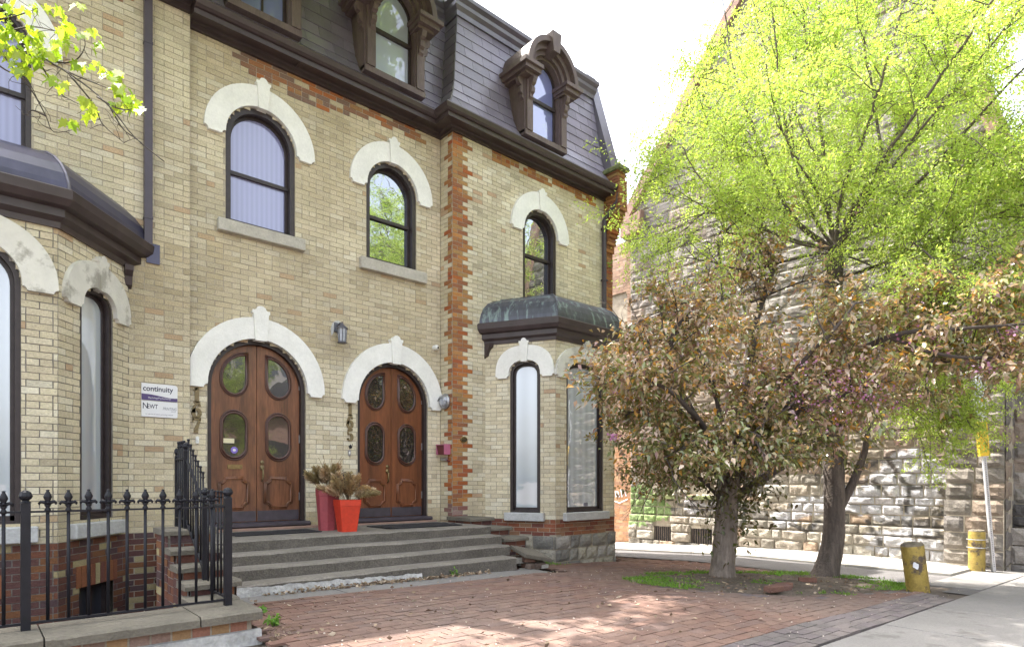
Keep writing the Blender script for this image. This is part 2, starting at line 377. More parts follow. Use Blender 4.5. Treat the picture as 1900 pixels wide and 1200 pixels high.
def arched_window(F, o, house, pane_mat, rail=None, frame_mat=None, mull=False, deep=.15, fw=.07, label=None, pane2=None, curtain=None):
    frame_mat = frame_mat or M['frame']
    mb = MB()
    ringstrip(mb, F, o, 0, -fw, -.015, -deep)
    mb.fbox(F, o.uc - o.r, o.uc + o.r, o.z0, o.z0 + .045, -deep, -.02)
    w = mb.build('window', frame_mat, house)
    if label: w['label'] = label
    g = fw
    o2 = Opening(o.uc, o.r - g, o.z0 + .045, o.zc, o.rz - g, o.n)
    sb = MB(); sw = .035
    d = -deep + .03
    ringstrip(sb, F, o2, 0, -sw, d, d - .03, o2.z0)
    sb.fbox(F, o2.uc - o2.r, o2.uc + o2.r, o2.z0, o2.z0 + .05, d - .03, d)
    if rail:
        sb.fbox(F, o2.uc - o2.r, o2.uc + o2.r, rail - .025, rail + .025, d - .03, d + .02)
    if mull: sb.fbox(F, o2.uc - .012, o2.uc + .012, o2.z0, (rail or o2.zc), d - .03, d - .002)
    sb.build('sash', frame_mat, w)
    pts = o2.outline(-.01, 20)
    def pane(zlo, zhi, mat, name='pane'):
        pm = MB(); p2 = [(u, min(max(z, zlo), zhi)) for u, z in pts]
        q = []
        for p in p2:
            if not q or (abs(p[0] - q[-1][0]) + abs(p[1] - q[-1][1])) > 1e-5: q.append(p)
        pm.add([F(u, z, d - .022) for u, z in q], [tuple(range(len(q)))])
        pm.build(name, mat, w)
    if rail:
        rp = rail
        # upper pane: only the part of the outline above the rail
        up = [(u, z) for u, z in pts if z > rp]; up = [(up[0][0], rp)] + up + [(up[-1][0], rp)]
        pm = MB(); pm.add([F(u, z, d - .022) for u, z in up], [tuple(range(len(up)))]); pm.build('pane', pane_mat, w)
        lo = [(o2.uc + o2.r - .01, o2.z0), (o2.uc + o2.r - .01, rp), (o2.uc - o2.r + .01, rp), (o2.uc - o2.r + .01, o2.z0)]
        pm = MB(); pm.add([F(u, z, d - .026) for u, z in lo], [(0, 1, 2, 3)]); pm.build('pane', pane2 or pane_mat, w)
    else: pane(-99, 99, pane_mat)
    return w
def sill(F, u0, u1, z0, z1, parent, mat, d=.09, rough=0.):
    mb = MB(); n = 8
    for i in range(1):
        mb.fbox(F, u0, u1, z0, z1, -.1, d)
    return mb.build('sill', mat, parent, bevel=.012)

def door_pair(F, o, house, wood, label, note=False):
    """double arched door: frame, two leaves, each with two glazed openings and a lower panel"""
    mb = MB(); fw = .055
    ringstrip(mb, F, o, 0, -fw, -.03, -.16)
    fr = mb.build('door_frame', M['frame'], house)
    tb = MB()
    prof = [(0, .0), (.10, .0), (.125, .02), (.125, .045), (.10, .065), (0, .075)]
    a = [F(o.uc - o.r - .05, o.z0 - .075 + z, -.1 + d * 1.5) for d, z in prof]; b = [F(o.uc + o.r + .05, o.z0 - .075 + z, -.1 + d * 1.5) for d, z in prof]
    tb.strip(a, b); tb.add(a, [tuple(range(len(a)))]); tb.add(b, [tuple(range(len(b)))])
    tb.build('threshold', M['kick'], fr)
    ri = o.r - fw; d = -.10
    oi = Opening(o.uc, ri, o.z0, o.zc, o.rz - fw)
    for sgn in (-1, 1):
        pts = [(o.uc + sgn * .004, o.z0 + .005), (o.uc + sgn * (ri - .004), o.z0 + .005)]
        arc = oi.arc(ri - .004, oi.rz - .004, 36)
        half = [p for p in arc if (p[0] - o.uc) * sgn > .01]
        if sgn < 0: half = half[::-1]
        pts += half + [(o.uc + sgn * .004, o.zc + oi.rz - .006)]
        lb = MB(); lb.prism(F, pts, d - .04, d)
        leaf = lb.build('door', wood, house)
        leaf['label'] = label + (' left leaf' if sgn < 0 else ' right leaf')
        # mouldings and glass
        def outline_upper():
            q = []
            x0, x1 = .145, .47 * ri / .62
            top = .60; bot = -.10
            # straight inner edge, curved outer edge following the arch
            q.append((x0, o.zc + top - .13)); 
            for i in range(9):
                t = i / 8; ang = math.pi * .5 * (1 - t)
                q.append((x0 + (x1 - x0) * math.cos(ang) ** 1.0, o.zc + .12 + (top - .25) * math.sin(ang) ** 1.0))
            for i in range(1, 9):
                ang = -math.pi * .5 * i / 8
                q.append(((x0 + x1) / 2 + (x1 - x0) / 2 * math.cos(ang), o.zc + .10 + (.10 - bot) * math.sin(ang)))
            for i in range(1, 8):
                ang = -math.pi * .5 - math.pi * .5 * i / 8
                q.append(((x0 + x1) / 2 + (x1 - x0) / 2 * math.cos(ang), o.zc + .10 + (.10 - bot) * math.sin(ang)))
            q.append((x0, o.zc + .10))
            return q
        def outline_oval():
            x0, x1 = .145, .47 * ri / .62; zl, zh = o.zc - .985, o.zc - .365; xm = (x0 + x1) / 2; hw = (x1 - x0) / 2; q = []
            for i in range(24):
                a_ = 2 * math.pi * i / 24; c, s_ = math.cos(a_), math.sin(a_)
                q.append((xm + hw * c, (zh - hw if s_ > 0 else zl + hw) + hw * s_ * 1.05))
            return q
        def outline_panel():
            x0, x1 = .13, .49 * ri / .62; zl, zh = o.zc - 1.70, o.zc - 1.285; c = .07; q = []
            for (cx, cz, a0) in ((x1, zh, 180), (x1, zl, 90), (x0, zl, 0), (x0, zh, -90)):
                sx = -1 if cx == x1 else 1; sz = -1 if cz == zh else 1
                seq = [(cx + sx * c, cz), (cx + sx * c, cz + sz * c * .45), (cx + sx * c * .45, cz + sz * c), (cx, cz + sz * c)]
                if (cx == x1) == (cz == zl): seq = seq[::-1]
                q += seq
            return q
        for fn, glazed in ((outline_upper, 1), (outline_oval, 1), (outline_panel, 0)):
            q = [(o.uc + sgn * u, z) for u, z in fn()]
            cx = sum(p[0] for p in q) / len(q); cz = sum(p[1] for p in q) / len(q)
            shr = lambda k: [(cx + (u - cx) * k, cz + (z - cz) * k) for u, z in q]
            rb = MB()
            P = [F(u, z, d + .006) for u, z in shr(1.10)]; rb.tube(P, .013, 6, closed=True)
            P = [F(u, z, d + .012) for u, z in q]; rb.tube(P, .017, 6, closed=True)
            rb.build('moulding', M['wood_dark'] if glazed else wood, leaf, smooth=True)
            pb = MB(); pb.add([F(u, z, d + .004) for u, z in (q if glazed else shr(.97))], [tuple(range(len(q)))])
            pb.build('pane' if glazed else 'panel', M['g_door'] if glazed else wood, leaf)
        kb = MB(); kb.fbox(F, o.uc + sgn * .012, o.uc + sgn * (ri - .012), o.z0 + .012, o.z0 + .16, d - .002, d + .005); kb.build('kick_plate', M['kick'], leaf)
        if sgn > 0:
            for zz in (o.z0 + .3, o.zc - .75, o.zc + .05):
                hb = MB(); hb.fbox(F, o.uc + ri - .012, o.uc + ri + .012, zz, zz + .12, d, d + .014); hb.build('hinge', M['chrome'], leaf)
        if (sgn > 0) == note:
            u = o.uc + sgn * .075; zz = o.zc - 1.05
            hb = MB()
            hb.lathe([(.001, .0), (.026, .0), (.03, .012), (.016, .02), (.001, .022)], (u, zz, d), 10, F=F)
            hb.lathe([(.001, .0), (.032, .002), (.03, .016), (.012, .026), (.001, .027)], (u, zz - .075, d), 10, F=F, sy=1.25)
            hb.tube([F(u, zz - .09, d + .02), F(u, zz - .11, d + .05), F(u, zz - .18, d + .055), F(u, zz - .25, d + .04), F(u, zz - .27, d + .004)], [.009, .011, .012, .010, .012], 6)
            hb.build('handle', M['brass'] if not note else M['bronze_num'], leaf, smooth=True)
        if sgn < 0 and note:
            lb = MB(); lb.fbox(F, o.uc - .40, o.uc - .20, o.zc - 1.15, o.zc - 1.09, d, d + .012); lb.fbox(F, o.uc - .37, o.uc - .23, o.zc - 1.135, o.zc - 1.105, d + .01, d + .016)
            lb.build('letter_slot', M['brass'], leaf)
            nb = MB(); nb.fbox(F, o.uc - .455, o.uc - .31, o.zc - .79, o.zc - .725, d + .005, d + .0065); nb.build('paper_note', M['paper'], leaf)
            vb = MB(); vb.prism(F, [(o.uc - .31 + .05 * math.cos(R(22.5 + 45 * i)), o.zc - .885 + .05 * math.sin(R(22.5 + 45 * i))) for i in range(8)], d + .005, d + .007)
            vb.build('sticker', M['violet'], leaf)
            wb = MB(); wb.prism(F, [(o.uc - .31 + .024 * math.cos(R(60 * i)), o.zc - .885 + .02 * math.sin(R(60 * i))) for i in range(6)], d + .007, d + .008)
            wb.build('sticker_mark', M['white'], leaf)
    return fr

# ------------------------------------------------------------------ roofs
def loft(rings, mb, col=None, close=False):
    for a, b in zip(rings[:-1], rings[1:]): mb.strip(a, b, col, close)
PROF_I = lambda h: .30 * (1 - (1 - min(h / .8, 1)) ** 2) + .185 * h
def slates(P, ur, H, mb, bed, rows=11, w=.42):
    """overlapping slates; P(u, h, out) gives a point of the curved mansard face, ur(h) its u range"""
    for r_ in range(rows):
        h0 = H * r_ / rows; h1 = H * (r_ + 1) / rows
        a0, b0 = ur(h0); a1, b1 = ur(h1)
        bed.add([P(a0, h0, -.008), P(b0, h0, -.008), P(b1, h1, -.008), P(a1, h1, -.008)], [(0, 1, 2, 3)])
        u = min(a0, a1) - (r_ % 2) * w * .5 - rnd.random() * .04
        while u < max(b0, b1):
            ww = w * rnd.uniform(.9, 1.1)
            p, q = u + .003, u + ww - .003; u += ww
            c0, c1 = max(p, a0), min(q, b0); e0, e1 = max(p, a1), min(q, b1)
            if c1 - c0 < .004 and e1 - e0 < .004: continue
            c1 = max(c1, c0); e1 = max(e1, e0)
            g = rnd.uniform(.80, 1.16) * (1 + .15 * nz(u * .7, h0 * 1.1, 6)); col = (.178 * g, .158 * g, .208 * g)
            o_ = .015 + rnd.uniform(-.002, .002)
            V = [P(c0, h0, o_), P(c1, h0, o_), P(e1, h1, .003), P(e0, h1, .003), P(c0, h0, -.006), P(c1, h0, -.006)]
            mb.add(V, [(0, 1, 2, 3), (4, 5, 1, 0), (0, 3, 4), (1, 5, 2)], col)
def dormer(xc, yf, house, label, pane, hw=1.0, pane2=None, mull=False):
    F = Fr((xc, yf, 0), (1, 0, 0), (0, -1, 0))
    zb, zs, zcap = 6.52, 7.70, 7.52
    og = Opening(0, .37 * hw, zb + .04, zs, .37 * hw)
    b = MB(); mat = M['dormer']
    ou = Opening(0, .56, zb, zcap, .70)
    # front panel as a strip between outer silhouette and the glazed opening
    k = 20
    outer = [(.56 * hw, zb)] + [(.56 * hw, zcap)] + [(.60 * hw * math.cos(math.pi * i / k), zs + .62 * math.sin(math.pi * i / k)) for i in range(k + 1)] + [(-.56 * hw, zcap), (-.56 * hw, zb)]
    inner = [(og.r, zb)] + [(og.r, zcap)] + og.arc(k=k) + [(-og.r, zcap), (-og.r, zb)]
    b.strip([F(u, z, 0) for u, z in outer], [F(u, z, 0) for u, z in inner])
    b.strip([F(u, z, 0) for u, z in inner], [F(u, z, -.17) for u, z in inner])
    b.strip([F(u, z, -1.3) for u, z in outer], [F(u, z, 0) for u, z in outer])
    b.fbox(F, -.56 * hw, .56 * hw, zb - .05, zb + .045, -.3, .03)
    for s_ in (-1, 1):                               # pilasters with a raised edge
        b.fbox(F, s_ * .385 * hw if s_ > 0 else -.53 * hw, .53 * hw if s_ > 0 else -.385 * hw, zb + .045, zcap - .02, -.01, .05)
    D = b.build('dormer', mat, house); D['label'] = label
    hb = MB()
    for r0, r1, dd in ((.40, .50, .06), (.48, .58, .13), (.57, .665, .24)):
        A = [(r1 * hw * math.cos(math.pi * i / 24), zs + .02 + r1 * math.sin(math.pi * i / 24)) for i in range(25)]
        B = [(r0 * hw * math.cos(math.pi * i / 24), zs + .02 + r0 * math.sin(math.pi * i / 24)) for i in range(25)]
        hb.strip([F(u, z, dd) for u, z in A], [F(u, z, dd) for u, z in B]); hb.strip([F(u, z, dd) for u, z in B], [F(u, z, -.02) for u, z in B]); hb.strip([F(u, z, -1.3) for u, z in A], [F(u, z, dd) for u, z in A])
    hb.build('arched_hood', mat, D)
    kb = MB(); kb.prism(F, [(-.075, zs + .40), (.075, zs + .40), (.12, zs + .76), (-.12, zs + .76)], -.05, .30); kb.build('keystone', mat, D, bevel=.008)
    for s_ in (-1, 1):
        cb = MB()
        for (w0, w1, z0, z1, dd) in ((.35, .66, zcap, zcap + .05, .14), (.33, .72, zcap + .05, zcap + .13, .22), (.31, .77, zcap + .13, zcap + .20, .27)):
            a_, c_ = sorted((s_ * w0 * hw, s_ * w1 * hw)); cb.fbox(F, a_, c_, z0, z1, -.75, dd)
        cb.build('cap', mat, D)
        bb = MB(); sc = [(0, zcap), (.12, zcap), (.135, zcap - .05), (.11, zcap - .12), (.06, zcap - .15), (.085, zcap - .20), (.075, zcap - .27), (.03, zcap - .30), (.04, zcap - .36), (0, zcap - .40)]
        u0, u1 = sorted((s_ * .405 * hw, s_ * .49 * hw))
        a_ = [F(u0, z, .045 + d) for d, z in sc]; c_ = [F(u1, z, .045 + d) for d, z in sc]
        bb.strip(a_, c_); bb.add(a_, [tuple(range(len(a_)))]); bb.add(c_, [tuple(range(len(c_)))])
        # side bracket under the cap, on the cheek
        a_ = [F(s_ * (.56 * hw + d), z, -.02) for d, z in sc]; c_ = [F(s_ * (.56 * hw + d), z, -.10) for d, z in sc]
        bb.strip(a_, c_); bb.add(a_, [tuple(range(len(a_)))]); bb.add(c_, [tuple(range(len(c_)))])
        bb.build('bracket', mat, D)
    sb = MB(); o2 = Opening(0, og.r - .005, zb + .045, zs, og.r - .005)
    ringstrip(sb, F, o2, 0, -.04, -.12, -.165); sb.fbox(F, -o2.r, o2.r, zb + .045, zb + .10, -.165, -.12)
    rail = zb + .78; sb.fbox(F, -o2.r, o2.r, rail - .03, rail + .03, -.165, -.10)
    if mull: sb.fbox(F, -.014, .014, zb + .1, rail, -.16, -.125)
    sb.build('sash', M['frame'], D)
    pts = o2.outline(-.02, 20); up = [(u, z) for u, z in pts if z > rail]; up = [(up[0][0], rail)] + up + [(up[-1][0], rail)]
    for q, m_ in ((up, pane), ([(o2.r - .02, zb + .06), (o2.r - .02, rail), (-o2.r + .02, rail), (-o2.r + .02, zb + .06)], pane2 or pane)):
        pm = MB(); pm.add([F(u, z, -.15) for u, z in q], [tuple(range(len(q)))]); pm.build('pane', m_, D)
    return D

# ------------------------------------------------------------------ bay windows
class Bay:
    def __init__(s, x0, x1, x2, x3, Yw, Yf, angL, angR):
        s.x0, s.x1, s.x2, s.x3, s.Yw, s.Yf, s.aL, s.aR = x0, x1, x2, x3, Yw, Yf, R(angL), R(angR)
    def ring(s, o, z):
        return [Vector((s.x0 - o / math.sin(s.aL), s.Yw, z)), Vector((s.x1 - o * math.tan(s.aL / 2), s.Yf - o, z)),
                Vector((s.x2 + o * math.tan(s.aR / 2), s.Yf - o, z)), Vector((s.x3 + o / math.sin(s.aR), s.Yw, z))]
    def frames(s):
        p = s.ring(0, 0); out = []
        for a, b in zip(p[:-1], p[1:]):
            U = (b - a).normalized(); out.append((Fr(a, U, (U.y, -U.x, 0)), (b - a).length))
        return out
def bay_roof(bay, zt, house, mat, label):
    e = MB()
    ov = 1.0 if mat is not M['copper'] else .72
    prof = [(0, 2.40), (.03, 2.40), (.035, 2.46), (.10, 2.50), (.10, 2.58), (.17, 2.60), (.215, 2.66), (.225, 2.75), (.20, 2.77), (.16, 2.75)]
    loft([bay.ring(o * ov, z + zt) for o, z in prof], e)
    E = e.build('bay_cornice', M['eave'], house)
    rb = MB()
    prof = [(.17, 2.755), (.16, 2.84), (.12, 2.95), (.05, 3.06), (-.05, 3.16), (-.17, 3.235), (-.32, 3.28)]
    rings = [bay.ring(o * ov if o > 0 else o, z + zt) for o, z in prof]
    for r_ in rings: r_[0].y = bay.Yw; r_[3].y = bay.Yw
    loft(rings, rb)
    top = rings[-1]; rb.add(top, [(0, 1, 2, 3)])
    rf = rb.build('bay_roof', mat, house, smooth=False); rf['label'] = label
    sm = MB()
    for k in (1, 2): sm.tube([r_[k] for r_ in rings], .018, 6)
    sm.tube([r_ for r_ in top], .016, 6)
    sm.tube([p + Vector((0, 0, .0)) for p in rings[0]], .02, 6)
    sm.build('seam', M['lead'] if mat != M['copper'] else mat, rf)
    for s_ in (0, 3):
        p = bay.ring(.0, zt)[s_]; x = p.x + (.0 if s_ == 0 else -.09); br = MB()
        pr = [(0, 2.42), (.16, 2.42), (.15, 2.36), (.09, 2.30), (.06, 2.20), (0, 2.16)]
        Fb = Fr((x, bay.Yw, zt), (1, 0, 0), (0, -1, 0)); sx = -1 if s_ == 0 else 1
        a_ = [Fb(sx * .02, z, d) for d, z in pr]; c_ = [Fb(sx * .02 + .09, z, d) for d, z in pr]
        br.strip(a_, c_); br.add(a_, [tuple(range(len(a_)))]); br.add(c_, [tuple(range(len(c_)))])
        br.build('eave_bracket', M['eave'], house)
    return rf
# ------------------------------------------------------------------ ground levels
GX = [(-400, -1.19), (2, -1.19), (5.75, -1.265), (7.5, -1.39), (9.4, -1.49), (11.5, -1.54), (14, -1.57), (400, -1.57)]
def g(x, y=3.9):
    for (a, za), (b, zb) in zip(GX[:-1], GX[1:]):
        if x <= b:
            z = za + (zb - za) * (x - a) / (b - a); break
    if y > 6.5 and x > 9.3: z -= .045 * (y - 6.5)
    if x > 0:                                        # the sidewalk itself is one even slope
        t = max(0, min(1, (3.6 - y) / 1.3)); zl = -1.19 - .0345 * max(0, min(x, 14) - 2); z = z * (1 - t) + zl * t
    return z
def sheet(x0, x1, y0, y1, dz, mb, nx=40, ny=12, col=None):
    xs = [x0 + (x1 - x0) * i / nx for i in range(nx + 1)]; ys = [y0 + (y1 - y0) * i / ny for i in range(ny + 1)]
    vs = [(x, y, g(x, y) + dz) for y in ys for x in xs]
    mb.add(vs, [(j * (nx + 1) + i, j * (nx + 1) + i + 1, (j + 1) * (nx + 1) + i + 1, (j + 1) * (nx + 1) + i) for j in range(ny) for i in range(nx)], col)
mb = MB()
sheet(-300, 300, -300, -5, -.14, mb, 60, 4); sheet(-300, -20, -5, 300, -.14, mb, 2, 2); sheet(20, 300, -5, 300, -.14, mb, 2, 2)
sheet(-20, 20, -5, 4.9, -.05, mb, 80, 10); sheet(1.76, 20, 4.9, 30, -.05, mb, 60, 30); sheet(1.6, 1.76, 4.9, 6.5, -.05, mb, 2, 8); sheet(-20, 1.4, 8.95, 30, -.05, mb, 4, 4)
tag(mb.build('ground', M['earth']), kind='structure')
mb = MB(); sheet(-40, 40, -9, -5.2, -.02, mb, 80, 2); tag(mb.build('street', M['asphalt']), kind='structure')
mb = MB(); sheet(10.35, 11.95, 2.3, 30, .0, mb, 8, 40); sheet(9.6, 14.2, 2.02, 2.32, .002, mb, 20, 2); tag(mb.build('lane', M['asphalt']), kind='structure')
# concrete margin and kerb along the church
mb = MB()
y = 2.75
while y < 30:
    y1 = y + 1.6
    for (xa, xb, dz) in ((11.98, 13.95, .045),):
        P = [(xa, y + .006, g(xa, y)), (xb, y + .006, g(xb, y)), (xb, y1 - .006, g(xb, y1)), (xa, y1 - .006, g(xa, y1))]
        mb.hexa([(p[0], p[1], p[2] - .1) for p in P] + [(p[0], p[1], p[2] + dz) for p in P])
    y = y1
tag(mb.build('kerb', M['curb'], bevel=.012), kind='structure')
# sidewalk slabs
mb = MB()
x = -6.0
while x < 30:
    x1 = x + 1.55
    for (ya, yb) in ((.42, 2.0), (-1.2, .41), (-2.8, -1.21), (-5.1, -2.81)):
        P = [(x + .006, ya, g(x, 0)), (x1 - .006, ya, g(x1, 0)), (x1 - .006, yb, g(x1, 0)), (x + .006, yb, g(x, 0))]
        dz = rnd.uniform(.008, .016)
        mb.hexa([(p[0], p[1], p[2] - .1) for p in P] + [(p[0], p[1], p[2] + dz) for p in P])
    x = x1
tag(mb.build('sidewalk', M['concrete'], bevel=.006), kind='structure')
# driveway apron of the lane
mb = MB()
for (xa, xb) in ((10.3, 11.4), (11.41, 12.6), (12.61, 13.9)):
    P = [(xa, 2.02, g(xa, 2)), (xb, 2.02, g(xb, 2)), (xb, 2.72, g(xb, 2.72)), (xa, 2.72, g(xa, 2.72))]
    mb.hexa([(p[0], p[1], p[2] - .1) for p in P] + [(p[0], p[1], p[2] + .012) for p in P])
tag(mb.build('lane_apron', M['concrete'], bevel=.005), kind='structure')
# brick paving of the forecourt: single pavers on a dark bed
bed, pv = MB(), MB()
def pit(x, y):                                       # tree pit: negative inside
    dx, dy = x - 8.45, y - 4.05; c, s_ = math.cos(R(-22)), math.sin(R(-22))
    u, v = dx * c + dy * s_, -dx * s_ + dy * c
    return (u / 2.05) ** 2 + (v / 1.15) ** 2 - 1 + .18 * nz(x * 1.3, y * 1.3, 9)
PAV = [(000.177, 000.096, 000.072), (000.161, 000.087, 000.067), (000.193, 000.107, 000.079), (000.157, 000.090, 000.073), (000.185, 000.111, 000.085), (000.164, 000.081, 000.060), (000.146, 000.088, 000.076)]
GRY = [(00.148, 00.128, 00.124), (00.128, 00.113, 00.110), (00.169, 00.144, 00.138), (00.138, 00.117, 00.120)]
sheet(1.72, 10.34, 2.0, 6.3, -.012, bed, 60, 12)
ph, pl = .1075, .218
row = 0; y = 2.02
while y < 9.0:
    x = 1.3 + (row % 2) * pl / 2 + rnd.random() * .02
    while x < 10.33:
        xc, yc = x + pl / 2, y + ph / 2
        ok = xc > 1.72 and pit(xc, yc) > -.12
        if yc > 6.12 and xc < 6.6: ok = False
        if yc > 6.9 - max(0, (7.4 - xc)) and xc > 6.4 and xc < 9.3 and yc > 7.2: ok = False
        if yc < 2.75 and xc > 9.3: ok = False
        if xc > 10.1 - max(0, 3.2 - yc): ok = False
        if ok:
            greyz = yc < 2.42 or (pit(xc, yc) < .25 and rnd.random() < .25)
            c = Vector(rnd.choice(GRY if greyz else PAV)) * (1 + .22 * nz(xc * .7, yc * .7, 5)) 
            if not greyz: c = c.lerp(Vector((.182, .138, .118)), max(0, min(.8, .40 + .8 * nz(xc * .35, yc * .35, 8))))
            dz = .018 * nz(xc * .6, yc * .6, 1) + rnd.uniform(-.0025, .0025); gp = .0035
            j = lambda: rnd.uniform(-.0018, .0018)
            q = [(x + gp + j(), y + gp + j()), (x + pl - gp + j(), y + gp + j()), (x + pl - gp + j(), y + ph - gp + j()), (x + gp + j(), y + ph - gp + j())]
            top = [(a, b, g(a, b) + dz + .012 + rnd.uniform(-.0012, .0012)) for a, b in q]
            bot = [(a, b, g(a, b) - .012) for a, b in q]
            pv.add(top + bot, [(0, 1, 2, 3), (4, 5, 1, 0), (1, 5, 6, 2), (2, 6, 7, 3), (3, 7, 4, 0)], tuple(c))
        x += pl
    y += ph; row += 1
tag(bed.build('paving_bed', M['paver_bed']), kind='structure'); tag(pv.build('brick_paving', M['paver']), kind='structure')
# earth of the tree pit, slightly heaped
mb = MB(); N = 70
vs, fs, idx = [], [], {}
for j in range(N + 1):
    for i in range(N + 1):
        x, y = 5.9 + 4.6 * i / N, 2.2 + 3.6 * j / N; p = pit(x, y)
        h = -.03 + .075 * max(0, min(1, (.25 - p) / .7)) + .02 * nz(x * 4, y * 4) + .012 * nz(x * 11, y * 11)
        idx[i, j] = len(vs); vs.append((x, y, g(x, y) + h))
for j in range(N):
    for i in range(N):
        x, y = 5.9 + 4.6 * (i + .5) / N, 2.2 + 3.6 * (j + .5) / N
        if pit(x, y) < .3: fs.append((idx[i, j], idx[i + 1, j], idx[i + 1, j + 1], idx[i, j + 1]))
mb.add(vs, fs); tag(mb.build('tree_pit_earth', M['earth'], smooth=True), kind='structure')
# concrete strip along the foot of the steps, earth gap beside the retaining wall, areaway floor
mb = MB()
for xa, xb in ((1.95, 3.05), (3.06, 4.3), (4.31, 5.2), (5.21, 6.2)):
    P = [(xa, 6.10, g(xa)), (xb, 6.10, g(xb)), (xb, 6.62, g(xb)), (xa, 6.62, g(xa))]
    dz = rnd.uniform(.012, .02)
    mb.hexa([(p[0], p[1], p[2] - .1) for p in P] + [(p[0], p[1], p[2] + dz) for p in P])
tag(mb.build('concrete_strip', M['concrete'], bevel=.006), kind='structure')
mb = MB(); mb.box(-20, 1.5, 4.7, 9.2, -2.4, -2.2); tag(mb.build('areaway_floor', M['asphalt']), kind='structure')

# ------------------------------------------------------------------ the pair of row houses (doors 167 and 165)
Hs = thing('brick_house', (6, 9, -1.2), 'cream brick row house with two arched wooden doors, white arches and a slate mansard roof', 'house')
FM = Fr((0, 9.0, 0), (1, 0, 0), (0, -1, 0)); YR = 8.64
FR_ = Fr((0, YR, 0), (1, 0, 0), (0, -1, 0)); FT = Fr((6.26, 9.0, 0), (0, -1, 0), (-1, 0, 0))
D1 = Opening(3.115, .686, -.58, 1.33); D2 = Opening(5.324, .665, -.59, 1.30)
W1 = Opening(3.150, .487, 3.61, 4.835); W2 = Opening(5.284, .470, 3.60, 4.805); W3 = Opening(8.364, .449, 3.46, 4.82)
def col_main(u, z):
    lim = 5.80 - .10 * math.sin(u * 2.1) + .06 * nz(u * 3, 0)
    if z > lim and 2.85 < u < 5.95 and z < 6.02 + .2: return brown() if rnd.random() < .85 else cream(u, z, .6)
    d = .32 + .55 * nz(u * .8, z * .55, 2) + (.22 if 2.0 < z < 3.4 else 0) + sum(.55 * max(0, 1 - abs(u - s_) / .22) * max(0, 1 - (3.44 - z) / 1.3) for s_ in (2.6, 3.72, 4.74, 5.88) if z < 3.44) * (.6 + .8 * nz(u * 7, z * .6, 1)) - (.42 if z < 1.6 else 0) + (.18 if z > 5.5 else 0)
    if z < -.45: d = .8; 
    d += .55 * math.exp(-((u - 4.15) / .55) ** 2 - ((z - 2.35) / .55) ** 2) + .3 * max(0, nz(u * 1.4, z * .9, 41))
    return cream(u, z, d * .72)
def quoin(u_, z, k):                                  # toothed corner: blocks of three courses
    return int((z + 3) / .219) % 2
def col_right(u, z):
    w = .275 if quoin(u, z, 0) else .385
    if u - 6.26 < w: return orange(u, z) if z > -.42 else rnd.choice([(.26, .12, .10), (.24, .15, .14), (.30, .20, .18)])
    if u > 10.28: return orange(u, 5)
    if z > 5.86 + .06 * nz(u * 2, 3) and 7.1 < u < 9.95 and z < 6.1: return orange(u, z) if rnd.random() < .85 else cream(u, z)
    if z < -.66: return rnd.choice([(.24, .085, .05), (.20, .075, .05), (.27, .12, .065), (.165, .065, .05), (.25, .14, .085)])
    return cream(u, z, -.05 + .3 * nz(u * .9, z * .6, 4) + (.25 if z < -.3 else 0))
def col_ret(u, z):
    w = .215 if quoin(u, z, 0) else .115
    if .36 - u < w: return orange(u, z) if z > -.42 else (.25, .14, .12)
    return cream(u, z, .12)
bm, mm = MB(), MB()
brickwall(FM, 2.19, 6.26, -.75, 6.14, col_main, (D1, D2, W1, W2), bm=bm, mm=mm)
brickwall(FT, 0, .36, -.75, 6.14, col_ret, bm=bm, mm=mm)
brickwall(FR_, 6.26, 10.30, -1.45, 6.14, col_right, (W3,), bm=bm, mm=mm, keep=lambda z: [(6.26, 7.09), (9.8, 10.30)] if z < 2.55 else [(6.26, 10.30)])
for F, o in ((FM, D1), (FM, D2), (FM, W1), (FM, W2), (FR_, W3)): reveal(F, o, .2, mm, (1, 1, 1))
bm.build('wall', M['brick'], Hs); mm.build('mortar_bed', M['mortar'], Hs)
core = MB(); core.box(2.25, 6.4, 9.22, 12.5, -1.6, 6.2); core.box(6.4, 10.5, 8.87, 12.5, -1.6, 6.2); core.box(2.3, 10.4, 9.62, 12.5, 6.2, 8.55)
core.build('inner_masonry', M['mortar'], Hs)
TR = M['stone_trim']
hood(FM, D1, .965, 1.00, Hs, TR, drop=.055, d=.06, key=(.21, .15, .48), bite=.05)
hood(FM, D2, .950, .99, Hs, TR, drop=.055, d=.06, key=(.20, .14, .46), bite=.05)
for F, o in ((FM, W1), (FM, W2), (FR_, W3)):
    hood(F, o, .775, .79, Hs, TR, drop=.055, d=.055, key=(.17, .12, .43), bite=.05)
w = arched_window(FM, W1, Hs, M['g_lav'], rail=4.355, label='window with pale curtains, sky reflection coloured in as lavender', fw=.068)
w = arched_window(FM, W2, Hs, M['g_dark'], rail=4.35, label='dark window reflecting a green tree', fw=.068)
w = arched_window(FR_, W3, Hs, M['g_dark'], rail=4.39, label='dark window above the copper bay roof', fw=.068)
sill(FM, 2.546, 3.768, 3.44, 3.61, Hs, M['sill']); sill(FM, 4.68, 5.93, 3.41, 3.595, Hs, M['sill'])
door_pair(FM, D1, Hs, M['wood_a'], 'dark varnished', note=True); door_pair(FM, D2, Hs, M['wood_b'], 'redder varnished')
mb = MB(); mb.fbox(FM, 2.3, 3.95, -.75, -.655, -.05, .13); mb.fbox(FM, 4.55, 6.1, -.75, -.665, -.05, .13); mb.build('door_step', M['redstone'], Hs, bevel=.01)

